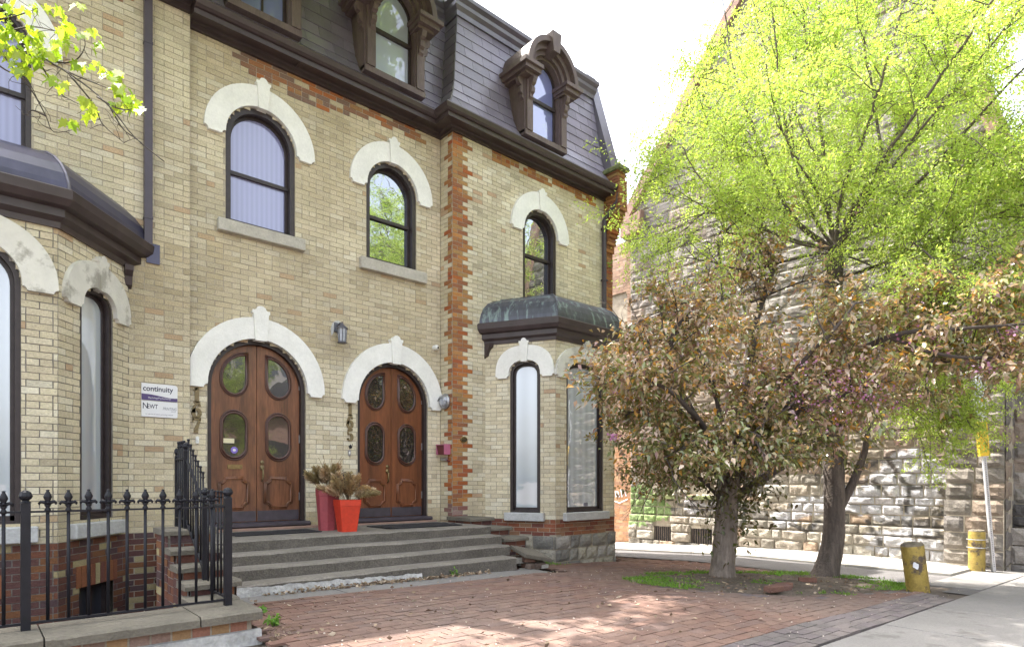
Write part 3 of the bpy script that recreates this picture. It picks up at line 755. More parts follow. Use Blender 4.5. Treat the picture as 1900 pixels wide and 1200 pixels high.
# right-hand bay
BR = Bay(6.987, 7.609, 9.20, 9.82, YR, 7.466, 62, 62)
bm, mm, sb = MB(), MB(), MB()
fr = BR.frames(); wins = []
def col_bay(u, z):
    if z < -.66: return rnd.choice([(.24, .085, .05), (.20, .075, .05), (.27, .12, .065), (.165, .065, .05), (.25, .14, .085)])
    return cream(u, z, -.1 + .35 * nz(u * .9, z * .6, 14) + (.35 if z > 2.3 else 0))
for i, (F, L) in enumerate(fr):
    if i == 1: o = Opening(.765, .495, -.55, 1.855, .285, 2.3)
    else: o = Opening(.765 if i == 0 else L - .765, .28, -.55, 1.875, .245, 2.5)
    brickwall(F, 0, L, -.95, 2.55, col_bay, (o,), bm=bm, mm=mm)
    reveal(F, o, .2, mm, (1, 1, 1)); wins.append((F, o))
    if i == 1: hood(F, o, .79, .56, Hs, M['old_trim'], drop=.045, d=.05, key=(.15, .10, .40), bite=.04)
    else: hood(F, o, .545, .52, Hs, TR if i == 0 else M['old_trim'], drop=.045, d=.05, key=(.15, .10, .40), bite=.04)
    arched_window(F, o, Hs, M['g_blind'], fw=.045, deep=.10, label='tall narrow window papered white inside' if i == 0 else None)
    sill(F, o.uc - o.r - .09, o.uc + o.r + .09, -.69, -.545, Hs, M['pale_sill'])
    # rough grey foundation stones
    zz = -1.64; rowi = 0
    for hgt in (.24, .22, .235):
        u = -.02
        while u < L:
            ww = rnd.uniform(.2, .42); u1 = min(u + ww, L + .02)
            c = Vector(rnd.choice([(.31, .285, .24), (.24, .225, .20), (.36, .33, .27), (.19, .18, .165), (.33, .31, .285)]))
            gx = 4; pts = []
            for b_ in range(gx + 1):
                for a_ in range(gx + 1):
                    e_ = min(1, 3.2 * min(a_, gx - a_, b_, gx - b_) / gx)
                    uu, zq = u + .008 + (u1 - u - .016) * a_ / gx, zz + .008 + (hgt - .016) * b_ / gx
                    pts.append(F(uu, zq, .012 + e_ * .03 + .02 * nz(uu * 9, zq * 9, i)))
            sb.add(pts, [(b_ * (gx + 1) + a_, b_ * (gx + 1) + a_ + 1, (b_ + 1) * (gx + 1) + a_ + 1, (b_ + 1) * (gx + 1) + a_) for b_ in range(gx) for a_ in range(gx)], tuple(c))
            u = u1
        zz += hgt; rowi += 1
    mm.add([F(-.01, -1.62, .0), F(L + .01, -1.62, .0), F(L + .01, -.925, .0), F(-.01, -.925, .0)], [(0, 1, 2, 3)])
bm.build('bay_wall', M['brick'], Hs); mm.build('bay_mortar_bed', M['mortar'], Hs); sb.build('foundation_stones', M['ashlar'], Hs)
core = MB(); r1 = BR.ring(-.19, -1.5); r2 = BR.ring(-.19, 2.6); core.add(r1 + r2, [(0, 1, 2, 3), (7, 6, 5, 4), (0, 4, 5, 1), (1, 5, 6, 2), (2, 6, 7, 3)]); core.build('bay_core', M['mortar'], Hs)
bay_roof(BR, .055, Hs, M['copper'], 'weathered copper bay roof with pale green streaks')
# small notice and dark lettering column inside the bay panes
F, o = wins[1]; mb = MB(); mb.fbox(F, o.uc + .06, o.uc + .16, o.z0 + .10, o.z0 + .165, -.092, -.085); mb.build('window_notice', M['greyink'], Hs)

# cornice and gutter of the pair
CP = [(0, 6.04), (.05, 6.04), (.055, 6.10), (.09, 6.115), (.275, 6.10), (.275, 6.085), (.30, 6.085), (.305, 6.15), (.34, 6.155), (.375, 6.18), (.40, 6.24), (.385, 6.265), (.36, 6.24), (.30, 6.23), (.05, 6.30)]
def eave(o, z, xl=2.19, xr=10.34): return [Vector((xl, 9 - o, z)), Vector((6.26 - o, 9 - o, z)), Vector((6.26 - o, YR - o, z)), Vector((xr, YR - o, z))]
mb = MB(); loft([eave(o, z) for o, z in CP], mb); ends = [eave(o, z) for o, z in CP]
mb.add([r_[3] for r_ in ends], [tuple(range(len(CP)))]); mb.add([r_[0] for r_ in ends], [tuple(range(len(CP)))])
for x in (3.6, 5.6): mb.box(x, x + .012, 8.74, 8.90, 6.09, 6.112)
mb.build('cornice', M['eave'], Hs)
# mansard
Z0, HM, EO = 6.245, 2.27, .30
sm, bed = MB(), MB()
fm = lambda u, h, d: Vector((u, 9 - EO + PROF_I(h) - d * .9, Z0 + h + d * .35))
ft = lambda u, h, d: Vector((6.26 - EO + PROF_I(h) - d * .9, u, Z0 + h + d * .35))
frr = lambda u, h, d: Vector((u, YR - EO + PROF_I(h) - d * .9, Z0 + h + d * .35))
slates(fm, lambda h: (2.19, 6.26 - EO + PROF_I(h)), HM, sm, bed)
slates(ft, lambda h: (YR - EO + PROF_I(h), 9 - EO + PROF_I(h)), HM, sm, bed)
slates(frr, lambda h: (6.26 - EO + PROF_I(h), 10.42), HM, sm, bed)
rf = sm.build('roof', M['slate'], Hs); bed.build('slate_bed', M['slate_bed'], rf)
mb = MB()
for P in ([ft(YR - EO + PROF_I(h), h, .012) for h in np.linspace(0, HM, 14)], [fm(6.26 - EO + PROF_I(h), h, .004) for h in np.linspace(0, HM, 14)]): mb.tube(P, .014, 5)
mb.build('ridge_flashing', M['lead'], rf)
def topc(o, z): 
    i = EO - PROF_I(HM)
    return [Vector((2.19, 9 - i - o, z)), Vector((6.26 - i - o, 9 - i - o, z)), Vector((6.26 - i - o, YR - i - o, z)), Vector((10.4, YR - i - o, z))]
mb = MB(); loft([topc(o, z) for o, z in [(-.02, 8.47), (.05, 8.47), (.06, 8.55), (.12, 8.60), (.13, 8.66), (.20, 8.70), (.21, 8.76), (.17, 8.77), (-.4, 8.80)]], mb)
r_ = topc(-.4, 8.80); mb.add([r_[0], r_[1], Vector((6.7, 12.5, 8.8)), Vector((2.19, 12.5, 8.8))], [(0, 1, 2, 3)]); mb.add([r_[1] + Vector((0, 0, .004)), r_[2], r_[3], Vector((10.4, 12.5, 8.804)), Vector((6.7, 12.5, 8.804))], [(0, 1, 2, 3, 4)])
mb.build('roof_cornice', M['lead'], Hs)
dormer(3.13, 8.78, Hs, 'dormer with a barred lower sash beside the downspout', M['g_sky'], .92, mull=True)
dormer(5.22, 8.78, Hs, 'dormer with pale blinds over the right door', M['g_pale'])
dormer(8.31, 8.42, Hs, 'dormer above the copper bay', M['g_sky'])
# firewall parapet and its corbelled orange pier
mb = MB()
FX = Fr((10.17, 0, 0), (0, 1, 0), (-1, 0, 0))
poly = [(8.29, 6.6), (8.47, 6.70), (9.15, 8.98), (9.19, 9.12), (9.60, 9.12), (9.60, 6.5), (8.7, 6.3)]
a_ = [Vector((10.37, y, z)) for y, z in poly]; b_ = [Vector((10.65, y, z)) for y, z in poly]
mb.strip(a_, b_, close=True); mb.add(a_, [tuple(range(len(a_)))]); mb.add(b_, [tuple(range(len(b_)))])
mb.build('parapet', M['lead'], Hs)
mb = MB(); z = -1.62
while z < 6.6:
    f = 8.61
    if z > 4.95: f -= .050 * min(8, int((z - 4.95) / .11 + 1))
    if z > 6.40: f += .05
    x0, x1 = 10.28, 10.55
    for xa, xb in ((x0, x0 + .11 + .11 * (int(z / .073) % 2)), (x0 + .11 + .11 * (int(z / .073) % 2), x1)):
        mb.box(xa + .005, xb - .005, f + rnd.uniform(0, .004), 9.3, z + .006, z + .067, tuple(c * .85 for c in orange(0, 5)) if z > -1 else (.25, .22, .19))
    z += .073
mb.build('corner_pier', M['brick'], Hs)
mb = MB(); mb.box(10.11, 10.42, 7.98, 9.2, 4.8, 6.45); mb.box(10.115, 10.42, 8.46, 9.2, -1.6, 4.9)
mb2 = MB(); mb2.box(10.29, 10.54, 8.625, 9.2, -1.6, 6.4); mb2.build('pier_mortar', M['mortar'], Hs)
mb = MB(); mb.box(10.24, 10.59, 8.17, 8.77, 6.60, 6.69); mb.box(10.29, 10.54, 8.22, 8.67, 6.69, 6.73); mb.build('pier_cap', M['moss'], Hs, bevel=.015)
# downspout with its swan neck
mb = MB(); mb.tube([(10.33, 8.27, 6.12), (10.32, 8.30, 5.93), (10.26, 8.47, 5.75), (10.23, 8.58, 5.6), (10.23, 8.58, 2.2)], .048, 8)
for z in (5.4, 4.3, 3.2): mb.box(10.17, 10.29, 8.53, 8.63, z, z + .035)
mb.build('downspout', M['spout'], Hs, smooth=False)
# small weed on the cap comes with the plants

# ------------------------------------------------------------------ the neighbour on the left
Hl = thing('brick_house', (-1, 8.9, -2.2), 'neighbouring cream brick house with a bay window above a sunken areaway, behind the iron fence', 'house')
FL = Fr((0, 8.9, 0), (1, 0, 0), (0, -1, 0)); WL = Opening(.045, .488, 3.61, 4.90)
bm, mm = MB(), MB()
def col_left(u, z):
    if z < -.66: return clinker(u, z)
    if z > 5.95 and -.3 < u < 1.5: return brown()
    return cream(u, z, .22 + .35 * nz(u * .8, z * .5, 21) + (.3 if z < -.3 else 0) + (.25 if 2.2 < z < 3.1 and u > 1.45 else 0))
brickwall(FL, -5, 2.19, -2.25, 6.22, col_left, (WL,), bm=bm, mm=mm, keep=lambda z: [(-5, -1.6), (1.40, 2.19)] if z < 2.7 else [(-5, 2.19)])
bm.build('wall', M['brick'], Hl); reveal(FL, WL, .2, mm, (1, 1, 1)); mm.build('mortar_bed', M['mortar'], Hl)
core = MB(); core.box(-5, 2.15, 9.12, 12.5, -2.3, 8.5); core.build('inner_masonry', M['mortar'], Hl)
hood(FL, WL, .775, .79, Hl, TR, drop=.055, d=.055, key=(.17, .12, .43), bite=.05)
arched_window(FL, WL, Hl, M['g_lav'], rail=4.42, fw=.05, label='upper window partly hidden by maple leaves')
BL = Bay(-1.70, -.90, .698, 1.498, 8.9, 7.947, 50, 50)
bm, mm = MB(), MB()
def col_bayl(u, z):
    if z < -.66: return clinker(u, z)
    return cream(u, z, .15 + .35 * nz(u * .9, z * .6, 34) + (.3 if z < -.35 else 0))
for i, (F, L) in enumerate(BL.frames()):
    if i == 1: o = Opening(.80, .49, -.44, 1.98, .42, 2.2)
    else: o = Opening(.625, .285, -.42, 1.95, .235, 2.3)
    cw = Opening(o.uc, .30, -2.0, -1.17, .001)
    brickwall(F, 0, L, -2.25, 2.72, col_bayl, (o, cw), bm=bm, mm=mm)
    reveal(F, o, .2, mm, (1, 1, 1))
    # soldier course over the cellar window
    for k in range(9):
        u = o.uc - .36 + .08 * k; bm.fbox(F, u + .005, u + .075, -1.165, -.93, -.003, .012, rnd.choice([(.20, .075, .045), (.16, .065, .05), (.34, .28, .16), (.23, .09, .045)]))
    if i == 1: hood(F, o, .80, .70, Hl, M['old_trim'], drop=.045, d=.05, key=(.15, .10, .40), bite=.04)
    else: hood(F, o, .575, .53, Hl, M['old_trim'], drop=.045, d=.05, key=(.15, .10, .40), bite=.04)
    arched_window(F, o, Hl, M['g_blind'], fw=.045, deep=.10, label='tall side window with white blind' if i == 2 else None)
    sill(F, o.uc - o.r - .17, o.uc + o.r + .14, -.62, -.455, Hl, M['pale_sill'], .08)
    cb = MB(); cb.fbox(F, cw.uc - .3, cw.uc + .3, -2.0, -1.17, -.14, -.12); c_ = cb.build('cellar_window', M['g_cellar'], Hl)
    cb = MB()
    for a_, b_, z_, y_ in ((-.30, -.26, -2.0, -1.17), (.26, .30, -2.0, -1.17), (-.26, .26, -1.21, -1.17), (-.015, .015, -2.0, -1.21)): cb.fbox(F, cw.uc + a_, cw.uc + b_, z_, y_, -.12, -.07)
    cb.build('frame', M['frame'], c_)
bm.build('bay_wall', M['brick'], Hl); mm.build('bay_mortar_bed', M['dark_mortar'], Hl)
core = MB(); r1 = BL.ring(-.24, -2.25); r2 = BL.ring(-.24, 2.8); core.add(r1 + r2, [(0, 1, 2, 3), (7, 6, 5, 4), (0, 4, 5, 1), (1, 5, 6, 2), (2, 6, 7, 3)]); core.build('bay_core', M['dark_mortar'], Hl)
bay_roof(BL, .235, Hl, M['copper_plain'], 'smooth plum coloured bay roof')
mb = MB()
for k in range(5): mb.box(1.16 + .13 * k, 1.31 + .13 * k, 8.875, 8.893, 3.46 - .11 * k - .25, 3.46 - .11 * k)
mb.build('stepped_flashing', M['copper_plain'], Hl)
mb = MB(); mb.box(1.645, 1.735, 8.80, 8.87, 2.98, 6.3); mb.box(1.64, 1.74, 8.795, 8.88, 3.30, 3.33); mb.box(1.64, 1.74, 8.795, 8.88, 5.5, 5.53); mb.build('downspout', M['spout'], Hl)
mb = MB(); CL = [Vector((-5, 8.9 - o, z + .12)) for o, z in CP]; CE = [Vector((2.18, 8.9 - o, z + .12)) for o, z in CP]
mb.strip(CL, CE); mb.add(CE, [tuple(range(len(CE)))]); mb.build('cornice', M['eave'], Hl)
sm, bed = MB(), MB(); slates(lambda u, h, d: Vector((u, 8.9 - EO + PROF_I(h) - d * .9, Z0 + .12 + h + d * .35)), lambda h: (-5, 2.17), HM, sm, bed)
rf = sm.build('roof', M['slate'], Hl); bed.build('slate_bed', M['slate_bed'], rf)
mb = MB(); mb.box(1.95, 2.2, 8.6, 9.6, 6.35, 9.0); mb.build('parapet', M['lead'], Hl)
# ------------------------------------------------------------------ steps, cheek walls, retaining wall
St = thing('stone_steps', (3.9, 6.5, -1.2), 'worn grey stone steps and landing in front of the two doors', 'steps')
def slabmesh(x0, x1, y0, y1, z0, z1, nx=50, sag=.012, chips=.01):
    mb = MB(); top = []; front = []; bot = []
    for i in range(nx + 1):
        x = x0 + (x1 - x0) * i / nx
        e = chips * max(0, nz(x * 5, z1 * 3, 2)) * 2 + .004 * nz(x * 17, z1, 4)
        zz = z1 + sag * nz(x * .7, z1 * 5)
        top.append(Vector((x, y0 + .018 + e, zz))); front.append(Vector((x, y0 + e * .4, zz - .016 - e))); bot.append(Vector((x, y0 + .006 * nz(x * 6, z1 * 2), z0)))
    back = [Vector((p.x, y1, p.z)) for p in top]
    mb.strip(back, top); mb.strip(top, front)
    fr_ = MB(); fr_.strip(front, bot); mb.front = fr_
    for k in (0, -1): mb.add([back[k], top[k], front[k], bot[k], Vector((bot[k].x, y1, z0))], [(0, 1, 2, 3, 4)])
    return mb
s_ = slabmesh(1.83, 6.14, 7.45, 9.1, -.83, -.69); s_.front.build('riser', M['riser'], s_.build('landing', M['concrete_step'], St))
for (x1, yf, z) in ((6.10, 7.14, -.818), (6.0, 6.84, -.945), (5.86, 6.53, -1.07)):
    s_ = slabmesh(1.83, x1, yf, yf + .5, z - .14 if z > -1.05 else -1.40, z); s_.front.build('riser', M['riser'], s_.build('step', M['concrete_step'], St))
mb = MB(); A, B, C_ = [], [], []                       # parging smeared on the lowest riser
for i in range(60):
    x = 1.95 + 2.3 * i / 59; h = .135 * (1 - .55 * i / 59) + .03 * nz(x * 4, 1) + .02 * nz(x * 13, 2)
    A.append(Vector((x, 6.512 + .004 * nz(x * 9, 1), -1.11 - .09 + h * .9))); B.append(Vector((x, 6.497 + .012 * nz(x * 7, 5), -1.215 + h * .3))); C_.append(Vector((x, 6.47 + .02 * nz(x * 5, 7), -1.27)))
mb.strip(A, B); mb.strip(B, C_); mb.build('parging', M['plaster'], St, smooth=True)
def cheek(name, label, blocks, x0, x1, base, side=True, face=None):
    T = thing(name, (x0, blocks[-1][0], base), label, 'wall')
    bm, mm = MB(), MB()
    for (ya, yb, z) in blocks:
        FF = Fr((0, ya, 0), (1, 0, 0), (0, -1, 0)); FS = Fr((x0, 0, 0), (0, -1, 0), (-1, 0, 0)); FE = Fr((x1, 0, 0), (0, 1, 0), (1, 0, 0))
        brickwall(FF, x0 + .02, x1 - .02, max(base, z - .3), z - .05, clinker, bm=bm, mm=mm)
        brickwall(FS, -yb, -ya, base, z - .05, clinker, bm=bm, mm=mm)
        brickwall(FE, ya, yb, max(base, -1.5), z - .05, clinker, bm=bm, mm=mm)
    bm.build('brickwork', M['brick'], T); mm.build('mortar_bed', M['dark_mortar'], T)
    for (ya, yb, z) in blocks:
        sb = slabmesh(x0 - .03, x1 + .03, ya - .035, yb, z - .055, z, 12, .004, .008); sb.strip([], []) if False else None; sb.add(sb.front.v, sb.front.f); sb.build('cap_slab', M['coping'], T)
    return T
cheek('stepped_wall', 'brick stair wall with stepped stone caps under the iron railing', [(6.30, 6.74, -.44), (6.08, 6.30, -.60), (5.85, 6.08, -.73), (5.60, 5.85, -.85)], 1.36, 1.75, -2.25)
bm, mm = MB(), MB(); brickwall(Fr((1.83, 0, 0), (0, -1, 0), (-1, 0, 0)), -8.9, -6.5, -2.25, -.83, clinker, bm=bm, mm=mm)
brickwall(Fr((0, 6.5, 0), (1, 0, 0), (0, -1, 0)), 1.36, 1.83, -2.25, -.9, clinker, bm=bm, mm=mm)
bm.build('side_wall', M['brick'], St); mm.build('side_mortar', M['dark_mortar'], St)
T = cheek('stepped_wall', 'low stepped stair wall with grey stone caps beside the copper roofed bay', [(8.0, 8.63, -.60), (7.55, 8.0, -.73), (7.15, 7.55, -.87)], 6.16, 6.62, -1.45)
# the broken end of that wall: a tipped cap on crumbling brick
mb = MB(); Mx = Matrix.Translation((6.30, 6.72, -1.075)) @ Matrix.Rotation(R(13), 4, 'X') @ Matrix.Rotation(R(9), 4, 'Y') @ Matrix.Rotation(R(-14), 4, 'Z')
bp = [(-.22, -.25, -.03), (.24, -.24, -.03), (.22, .25, -.03), (-.23, .24, -.03), (-.22, -.25, .03), (.24, -.24, .03), (.22, .25, .03), (-.23, .24, .03)]
mb.hexa([Mx @ Vector(p) for p in bp]); mb.build('tipped_cap', M['coping'], T, bevel=.01)
mb = MB()
for k in range(26):
    c = Vector((6.30 + rnd.uniform(-.17, .17), 6.76 + rnd.uniform(-.2, .3), -1.34 + .21 * rnd.random())); Rz = Matrix.Rotation(rnd.uniform(-.5, .5), 3, 'Z') @ Matrix.Rotation(rnd.uniform(-.3, .3), 3, 'X')
    a_, b_, h_ = rnd.uniform(.05, .11), rnd.uniform(.04, .08), rnd.uniform(.025, .045)
    mb.hexa([c + Rz @ Vector((sx * a_, sy * b_, sz * h_)) for sx, sy, sz in ((-1, -1, -1), (1, -1, -1), (1, 1, -1), (-1, 1, -1), (-1, -1, 1), (1, -1, 1), (1, 1, 1), (-1, 1, 1))], rnd.choice([(.20, .17, .14), (.16, .12, .10), (.26, .24, .21), (.14, .08, .06)]))
mb.box(6.36, 6.50, 6.53, 6.62, -1.29, -1.235, (.42, .40, .37))
mb.build('crumbled_brick', M['ashlar'], T)
# retaining wall of the areaway
Rw = thing('retaining_wall', (0, 4.9, -1.2), 'low brick retaining wall with stone coping carrying the iron fence', 'wall')
bm, mm = MB(), MB()
FW = Fr((0, 4.84, 0), (1, 0, 0), (0, -1, 0))
brickwall(FW, -4, 1.62, -1.16, -1.045, lambda u, z: rnd.choice([(.26, .11, .085), (.22, .10, .085), (.29, .14, .10), (.24, .16, .13), (.31, .19, .10)]), course=.115, blen=.13, bm=bm, mm=mm, gap=.014)
brickwall(Fr((1.62, 0, 0), (0, 1, 0), (1, 0, 0)), 4.84, 6.5, -1.16, -1.045, lambda u, z: (.25, .12, .09), course=.115, blen=.2, bm=bm, mm=mm)
brickwall(Fr((0, 5.25, 0), (1, 0, 0), (0, 1, 0)), -4, 1.35, -2.25, -1.045, clinker, bm=bm, mm=mm)
bm.build('brickwork', M['brick'], Rw); mm.build('mortar_bed', M['mortar'], Rw)
mb = MB(); mb.box(-4, 1.615, 4.86, 5.235, -1.5, -1.05); mb.build('wall_core', M['mortar'], Rw)
mb = MB(); mb.strip([Vector((-4 + 5.68 * i / 60, 4.80 + .01 * nz(i * .5, 1), -1.13 + .012 * nz(i * .4, 2))) for i in range(61)], [Vector((-4 + 5.68 * i / 60, 4.775 + .02 * nz(i * .35, 3), -1.32)) for i in range(61)])
mb.strip([Vector((-4 + 5.68 * i / 60, 4.84, -1.125)) for i in range(61)], [Vector((-4 + 5.68 * i / 60, 4.80 + .01 * nz(i * .5, 1), -1.13 + .012 * nz(i * .4, 2))) for i in range(61)])
mb.add([(1.68, 4.80, -1.13), (1.68, 4.78, -1.32), (1.69, 6.4, -1.32), (1.68, 6.4, -1.13)], [(0, 1, 2, 3)])
mb.build('parged_footing', M['plaster'], Rw, smooth=True)
for xa, xb in ((-4, -1.1), (-1.09, .345), (.355, 1.24), (1.25, 1.68)):
    s_ = slabmesh(xa, xb, 4.775, 5.29, -1.045, -.972 + rnd.uniform(-.003, .003), 24, .003, .012); s_.add(s_.front.v, s_.front.f); s_.build('coping', M['coping'], Rw)
s_ = slabmesh(1.30, 1.68, 5.295, 5.66, -1.045, -.955, 8, .003, .008); s_.add(s_.front.v, s_.front.f); s_.build('coping', M['coping'], Rw)
# ------------------------------------------------------------------ iron fence
Fe = thing('iron_fence', (1.53, 5.12, -.97), 'black iron fence with spearhead pickets and a railing climbing beside the stone steps', 'fence')
YF, XS = 5.12, 1.53
def spear(x, y, z0, z1):
    mb = MB()
    mb.tube([(x, y, z0), (x, y, z1 - .13)], .0105, 8)
    mb.lathe([(.001, z1 - .155), (.017, z1 - .148), (.019, z1 - .135), (.012, z1 - .122), (.012, z1 - .115), (.020, z1 - .108), (.011, z1 - .095), (.010, z1 - .085), (.024, z1 - .055), (.024, z1 - .045), (.012, z1 - .018), (.008, z1 - .012), (.012, z1 - .004), (.001, z1)], (x, y, 0), 10)
    for s_ in (-1, 1):
        for P in ([(x, y, z1 - .105), (x + s_ * .018, y, z1 - .085), (x + s_ * .036, y, z1 - .082), (x + s_ * .046, y, z1 - .092), (x + s_ * .043, y, z1 - .102)],): mb.tube(P, [.010, .013, .012, .008, .004], 6)
        mb.tube([(x, y, z1 - .105), (x, y + s_ * .018, z1 - .085), (x, y + s_ * .034, z1 - .086)], [.010, .011, .004], 6)
    return mb
sp0 = spear(1.415, YF, -.93, -.055).build('picket', M['iron'], Fe, smooth=True)
xs = [1.415 - .1135 * k for k in range(1, 30)]
for x in xs:
    if abs(x - .277) < .05: continue
    c = sp0.copy(); COL.objects.link(c); c.parent = Fe; c.location = (x - 1.415, 0, rnd.uniform(-.004, .004)); c.rotation_euler = (0, rnd.uniform(-.002, .002), 0); ORG[c.name] = ORG[Fe.name]
def post(x, y, z0, z1, r=.026, ball=True):
    mb = MB(); mb.box(x - r, x + r, y - r, y + r, z0, z1 - .085)
    mb.lathe([(r * 1.35, z1 - .085), (r * .9, z1 - .075), (r * .75, z1 - .068), (r * 1.3, z1 - .055), (r * 1.5, z1 - .04), (r * 1.15, z1 - .015), (r * .5, z1 - .003), (.001, z1)], (x, y, 0), 10)
    return mb
post(.277, YF, -.972, -.055).build('post', M['iron'], Fe); post(XS, YF, -.972, -.045).build('post', M['iron'], Fe)
post(XS, 5.74, -.90, -.05, .022).build('post', M['iron'], Fe); post(XS, 6.36, -.44, .37, .022).build('post', M['iron'], Fe); post(XS, 6.72, -.44, .33, .014).build('post', M['iron'], Fe)
mb = MB(); mb.box(-4, XS, YF - .013, YF + .013, -.205, -.192); mb.build('rail', M['iron'], Fe)
mb = MB(); mb.box(-4, XS, YF - .012, YF + .012, -.935, -.92); mb.build('rail', M['iron'], Fe)
def slope_rail(ya, za, yb, zb):
    mb = MB(); mb.hexa([(XS - .012, ya, za), (XS + .012, ya, za), (XS + .012, yb, zb), (XS - .012, yb, zb), (XS - .012, ya, za + .016), (XS + .012, ya, za + .016), (XS + .012, yb, zb + .016), (XS - .012, yb, zb + .016)])
    mb.build('rail', M['iron'], Fe)
slope_rail(YF, -.20, 5.74, -.20); slope_rail(YF, -.92, 5.74, -.92)
slope_rail(5.74, -.23, 6.36, .21); slope_rail(5.74, -.80, 6.36, -.36); slope_rail(6.36, .21, 6.72, .21); slope_rail(6.36, -.36, 6.72, -.36)
def rod(y, z0, z1):
    mb = MB(); mb.tube([(XS, y, z0), (XS, y, z1 - .05)], .008, 6)
    mb.lathe([(.008, z1 - .06), (.014, z1 - .055), (.009, z1 - .045), (.009, z1 - .02), (.014, z1 - .012), (.010, z1 - .003), (.001, z1)], (XS, y, 0), 8); return mb
r0 = rod(5.2, -.92, -.07).build('railing_bar', M['iron'], Fe, smooth=True)
def rodcopy(y, dz):
    c = r0.copy(); COL.objects.link(c); c.parent = Fe; c.location = (0, y - 5.2, dz); ORG[c.name] = ORG[Fe.name]
for k in range(1, 6): rodcopy(5.2 + .09 * k, 0)
for k in range(7): y = 5.80 + .08 * k; rodcopy(y, .12 + .40 / .62 * (y - 5.74))
for k in range(4): rodcopy(6.43 + .072 * k, .46)

# ------------------------------------------------------------------ things on the walls
def text(body, size, mat, F, u, z, d, parent, name='lettering', shear=0, bold=0, sx=1.0, align='LEFT'):
    cu = bpy.data.curves.new('t', 'FONT'); cu.body = body; cu.size = size; cu.shear = shear; cu.offset = bold; cu.align_x = align; cu.resolution_u = 3
    ob = bpy.data.objects.new('t', cu); me = bpy.data.meshes.new_from_object(ob)
    bpy.data.objects.remove(ob); mb = MB()
    mb.add([F(u + v.co.x * sx, z + v.co.y, d) for v in me.vertices], [tuple(p.vertices) for p in me.polygons])
    bpy.data.meshes.remove(me); return mb.build(name, mat, parent)
S1 = thing('business_sign', (1.83, 8.88, 1.05), 'upper white sign with a purple wave and dark lettering beside the numerals', 'sign')
def roundrect(u0, u1, z0, z1, tr=.0, br=.0):
    q = [(u0, z0)]
    q += [(u1 - br + br * math.cos(R(-90 + 15 * i)), z0 + br + br * math.sin(R(-90 + 15 * i))) for i in range(7)] if br else [(u1, z0)]
    q += [(u1 - tr + tr * math.cos(R(15 * i)), z1 - tr + tr * math.sin(R(15 * i))) for i in range(7)] if tr else [(u1, z1)]
    return q + [(u0, z1)]
mb = MB(); mb.prism(FL, roundrect(1.625, 2.035, 1.030, 1.245, .035), .004, .02); mb.build('panel', M['white'], S1)
wave = [(1.627, 1.032), (2.033, 1.032), (2.033, 1.078)] + [(2.033 - .406 * i / 12, 1.088 + .016 * math.cos(math.pi * (1 - i / 12)) - .010 * math.sin(math.pi * i / 12) * (1 - 2 * i / 12) + .004) for i in range(1, 12)] + [(1.627, 1.112)]
mb = MB(); mb.prism(FL, wave, .0195, .0215); mb.build('purple_band', M['purple'], S1)
text('continuity', .094, M['ink'], FL, 1.640, 1.150, .0215, S1, bold=.0016, sx=.90)
text('Psychology/Psychotherapy', .027, M['whiteink'], FL, 1.70, 1.056, .0225, S1, sx=.9)
S2 = thing('business_sign', (1.83, 8.88, .82), 'lower plain white sign with grey printing letters, right below the purple waved one', 'sign')
mb = MB(); mb.prism(FL, roundrect(1.625, 2.035, .822, 1.024, .012, .02), .004, .02); mb.build('panel', M['white'], S2)
text('N', .105, M['ink'], FL, 1.635, .925, .0205, S2, bold=.001, sx=.8); text('EWT', .078, M['ink'], FL, 1.688, .928, .0205, S2, bold=.001, sx=.72)
text('PRINTING', .052, M['greyink'], FL, 1.862, .918, .0205, S2, shear=.25, sx=.68); text('SERVICES', .018, M['greyink'], FL, 1.955, .897, .0205, S2, shear=.2, sx=.8)
text('to serve all your printing needs', .026, M['greyink'], FL, 1.668, .850, .0205, S2, shear=.25, sx=.95)
def ribbon(mb, F, P, w, d0=.0, d1=.02):
    n = len(P); L, Rr = [], []
    for i, p in enumerate(P):
        a_ = Vector(P[max(i - 1, 0)][:2]); b_ = Vector(P[min(i + 1, n - 1)][:2]); t = (b_ - a_).normalized(); q = Vector((-t.y, t.x)); ww = (p[2] if len(p) > 2 else w) / 2 * (1.3 if d1 == .02 else 1)
        L.append((p[0] + q.x * ww, p[1] + q.y * ww)); Rr.append((p[0] - q.x * ww, p[1] - q.y * ww))
    mb.strip([F(u, z, d1) for u, z in L], [F(u, z, d1) for u, z in Rr]); mb.strip([F(u, z, d0) for u, z in L], [F(u, z, d1) for u, z in L]); mb.strip([F(u, z, d1) for u, z in Rr], [F(u, z, d0) for u, z in Rr])
    for k in (0, -1): mb.add([F(*L[k], d1), F(*Rr[k], d1), F(*Rr[k], d0), F(*L[k], d0)], [(0, 1, 2, 3)])
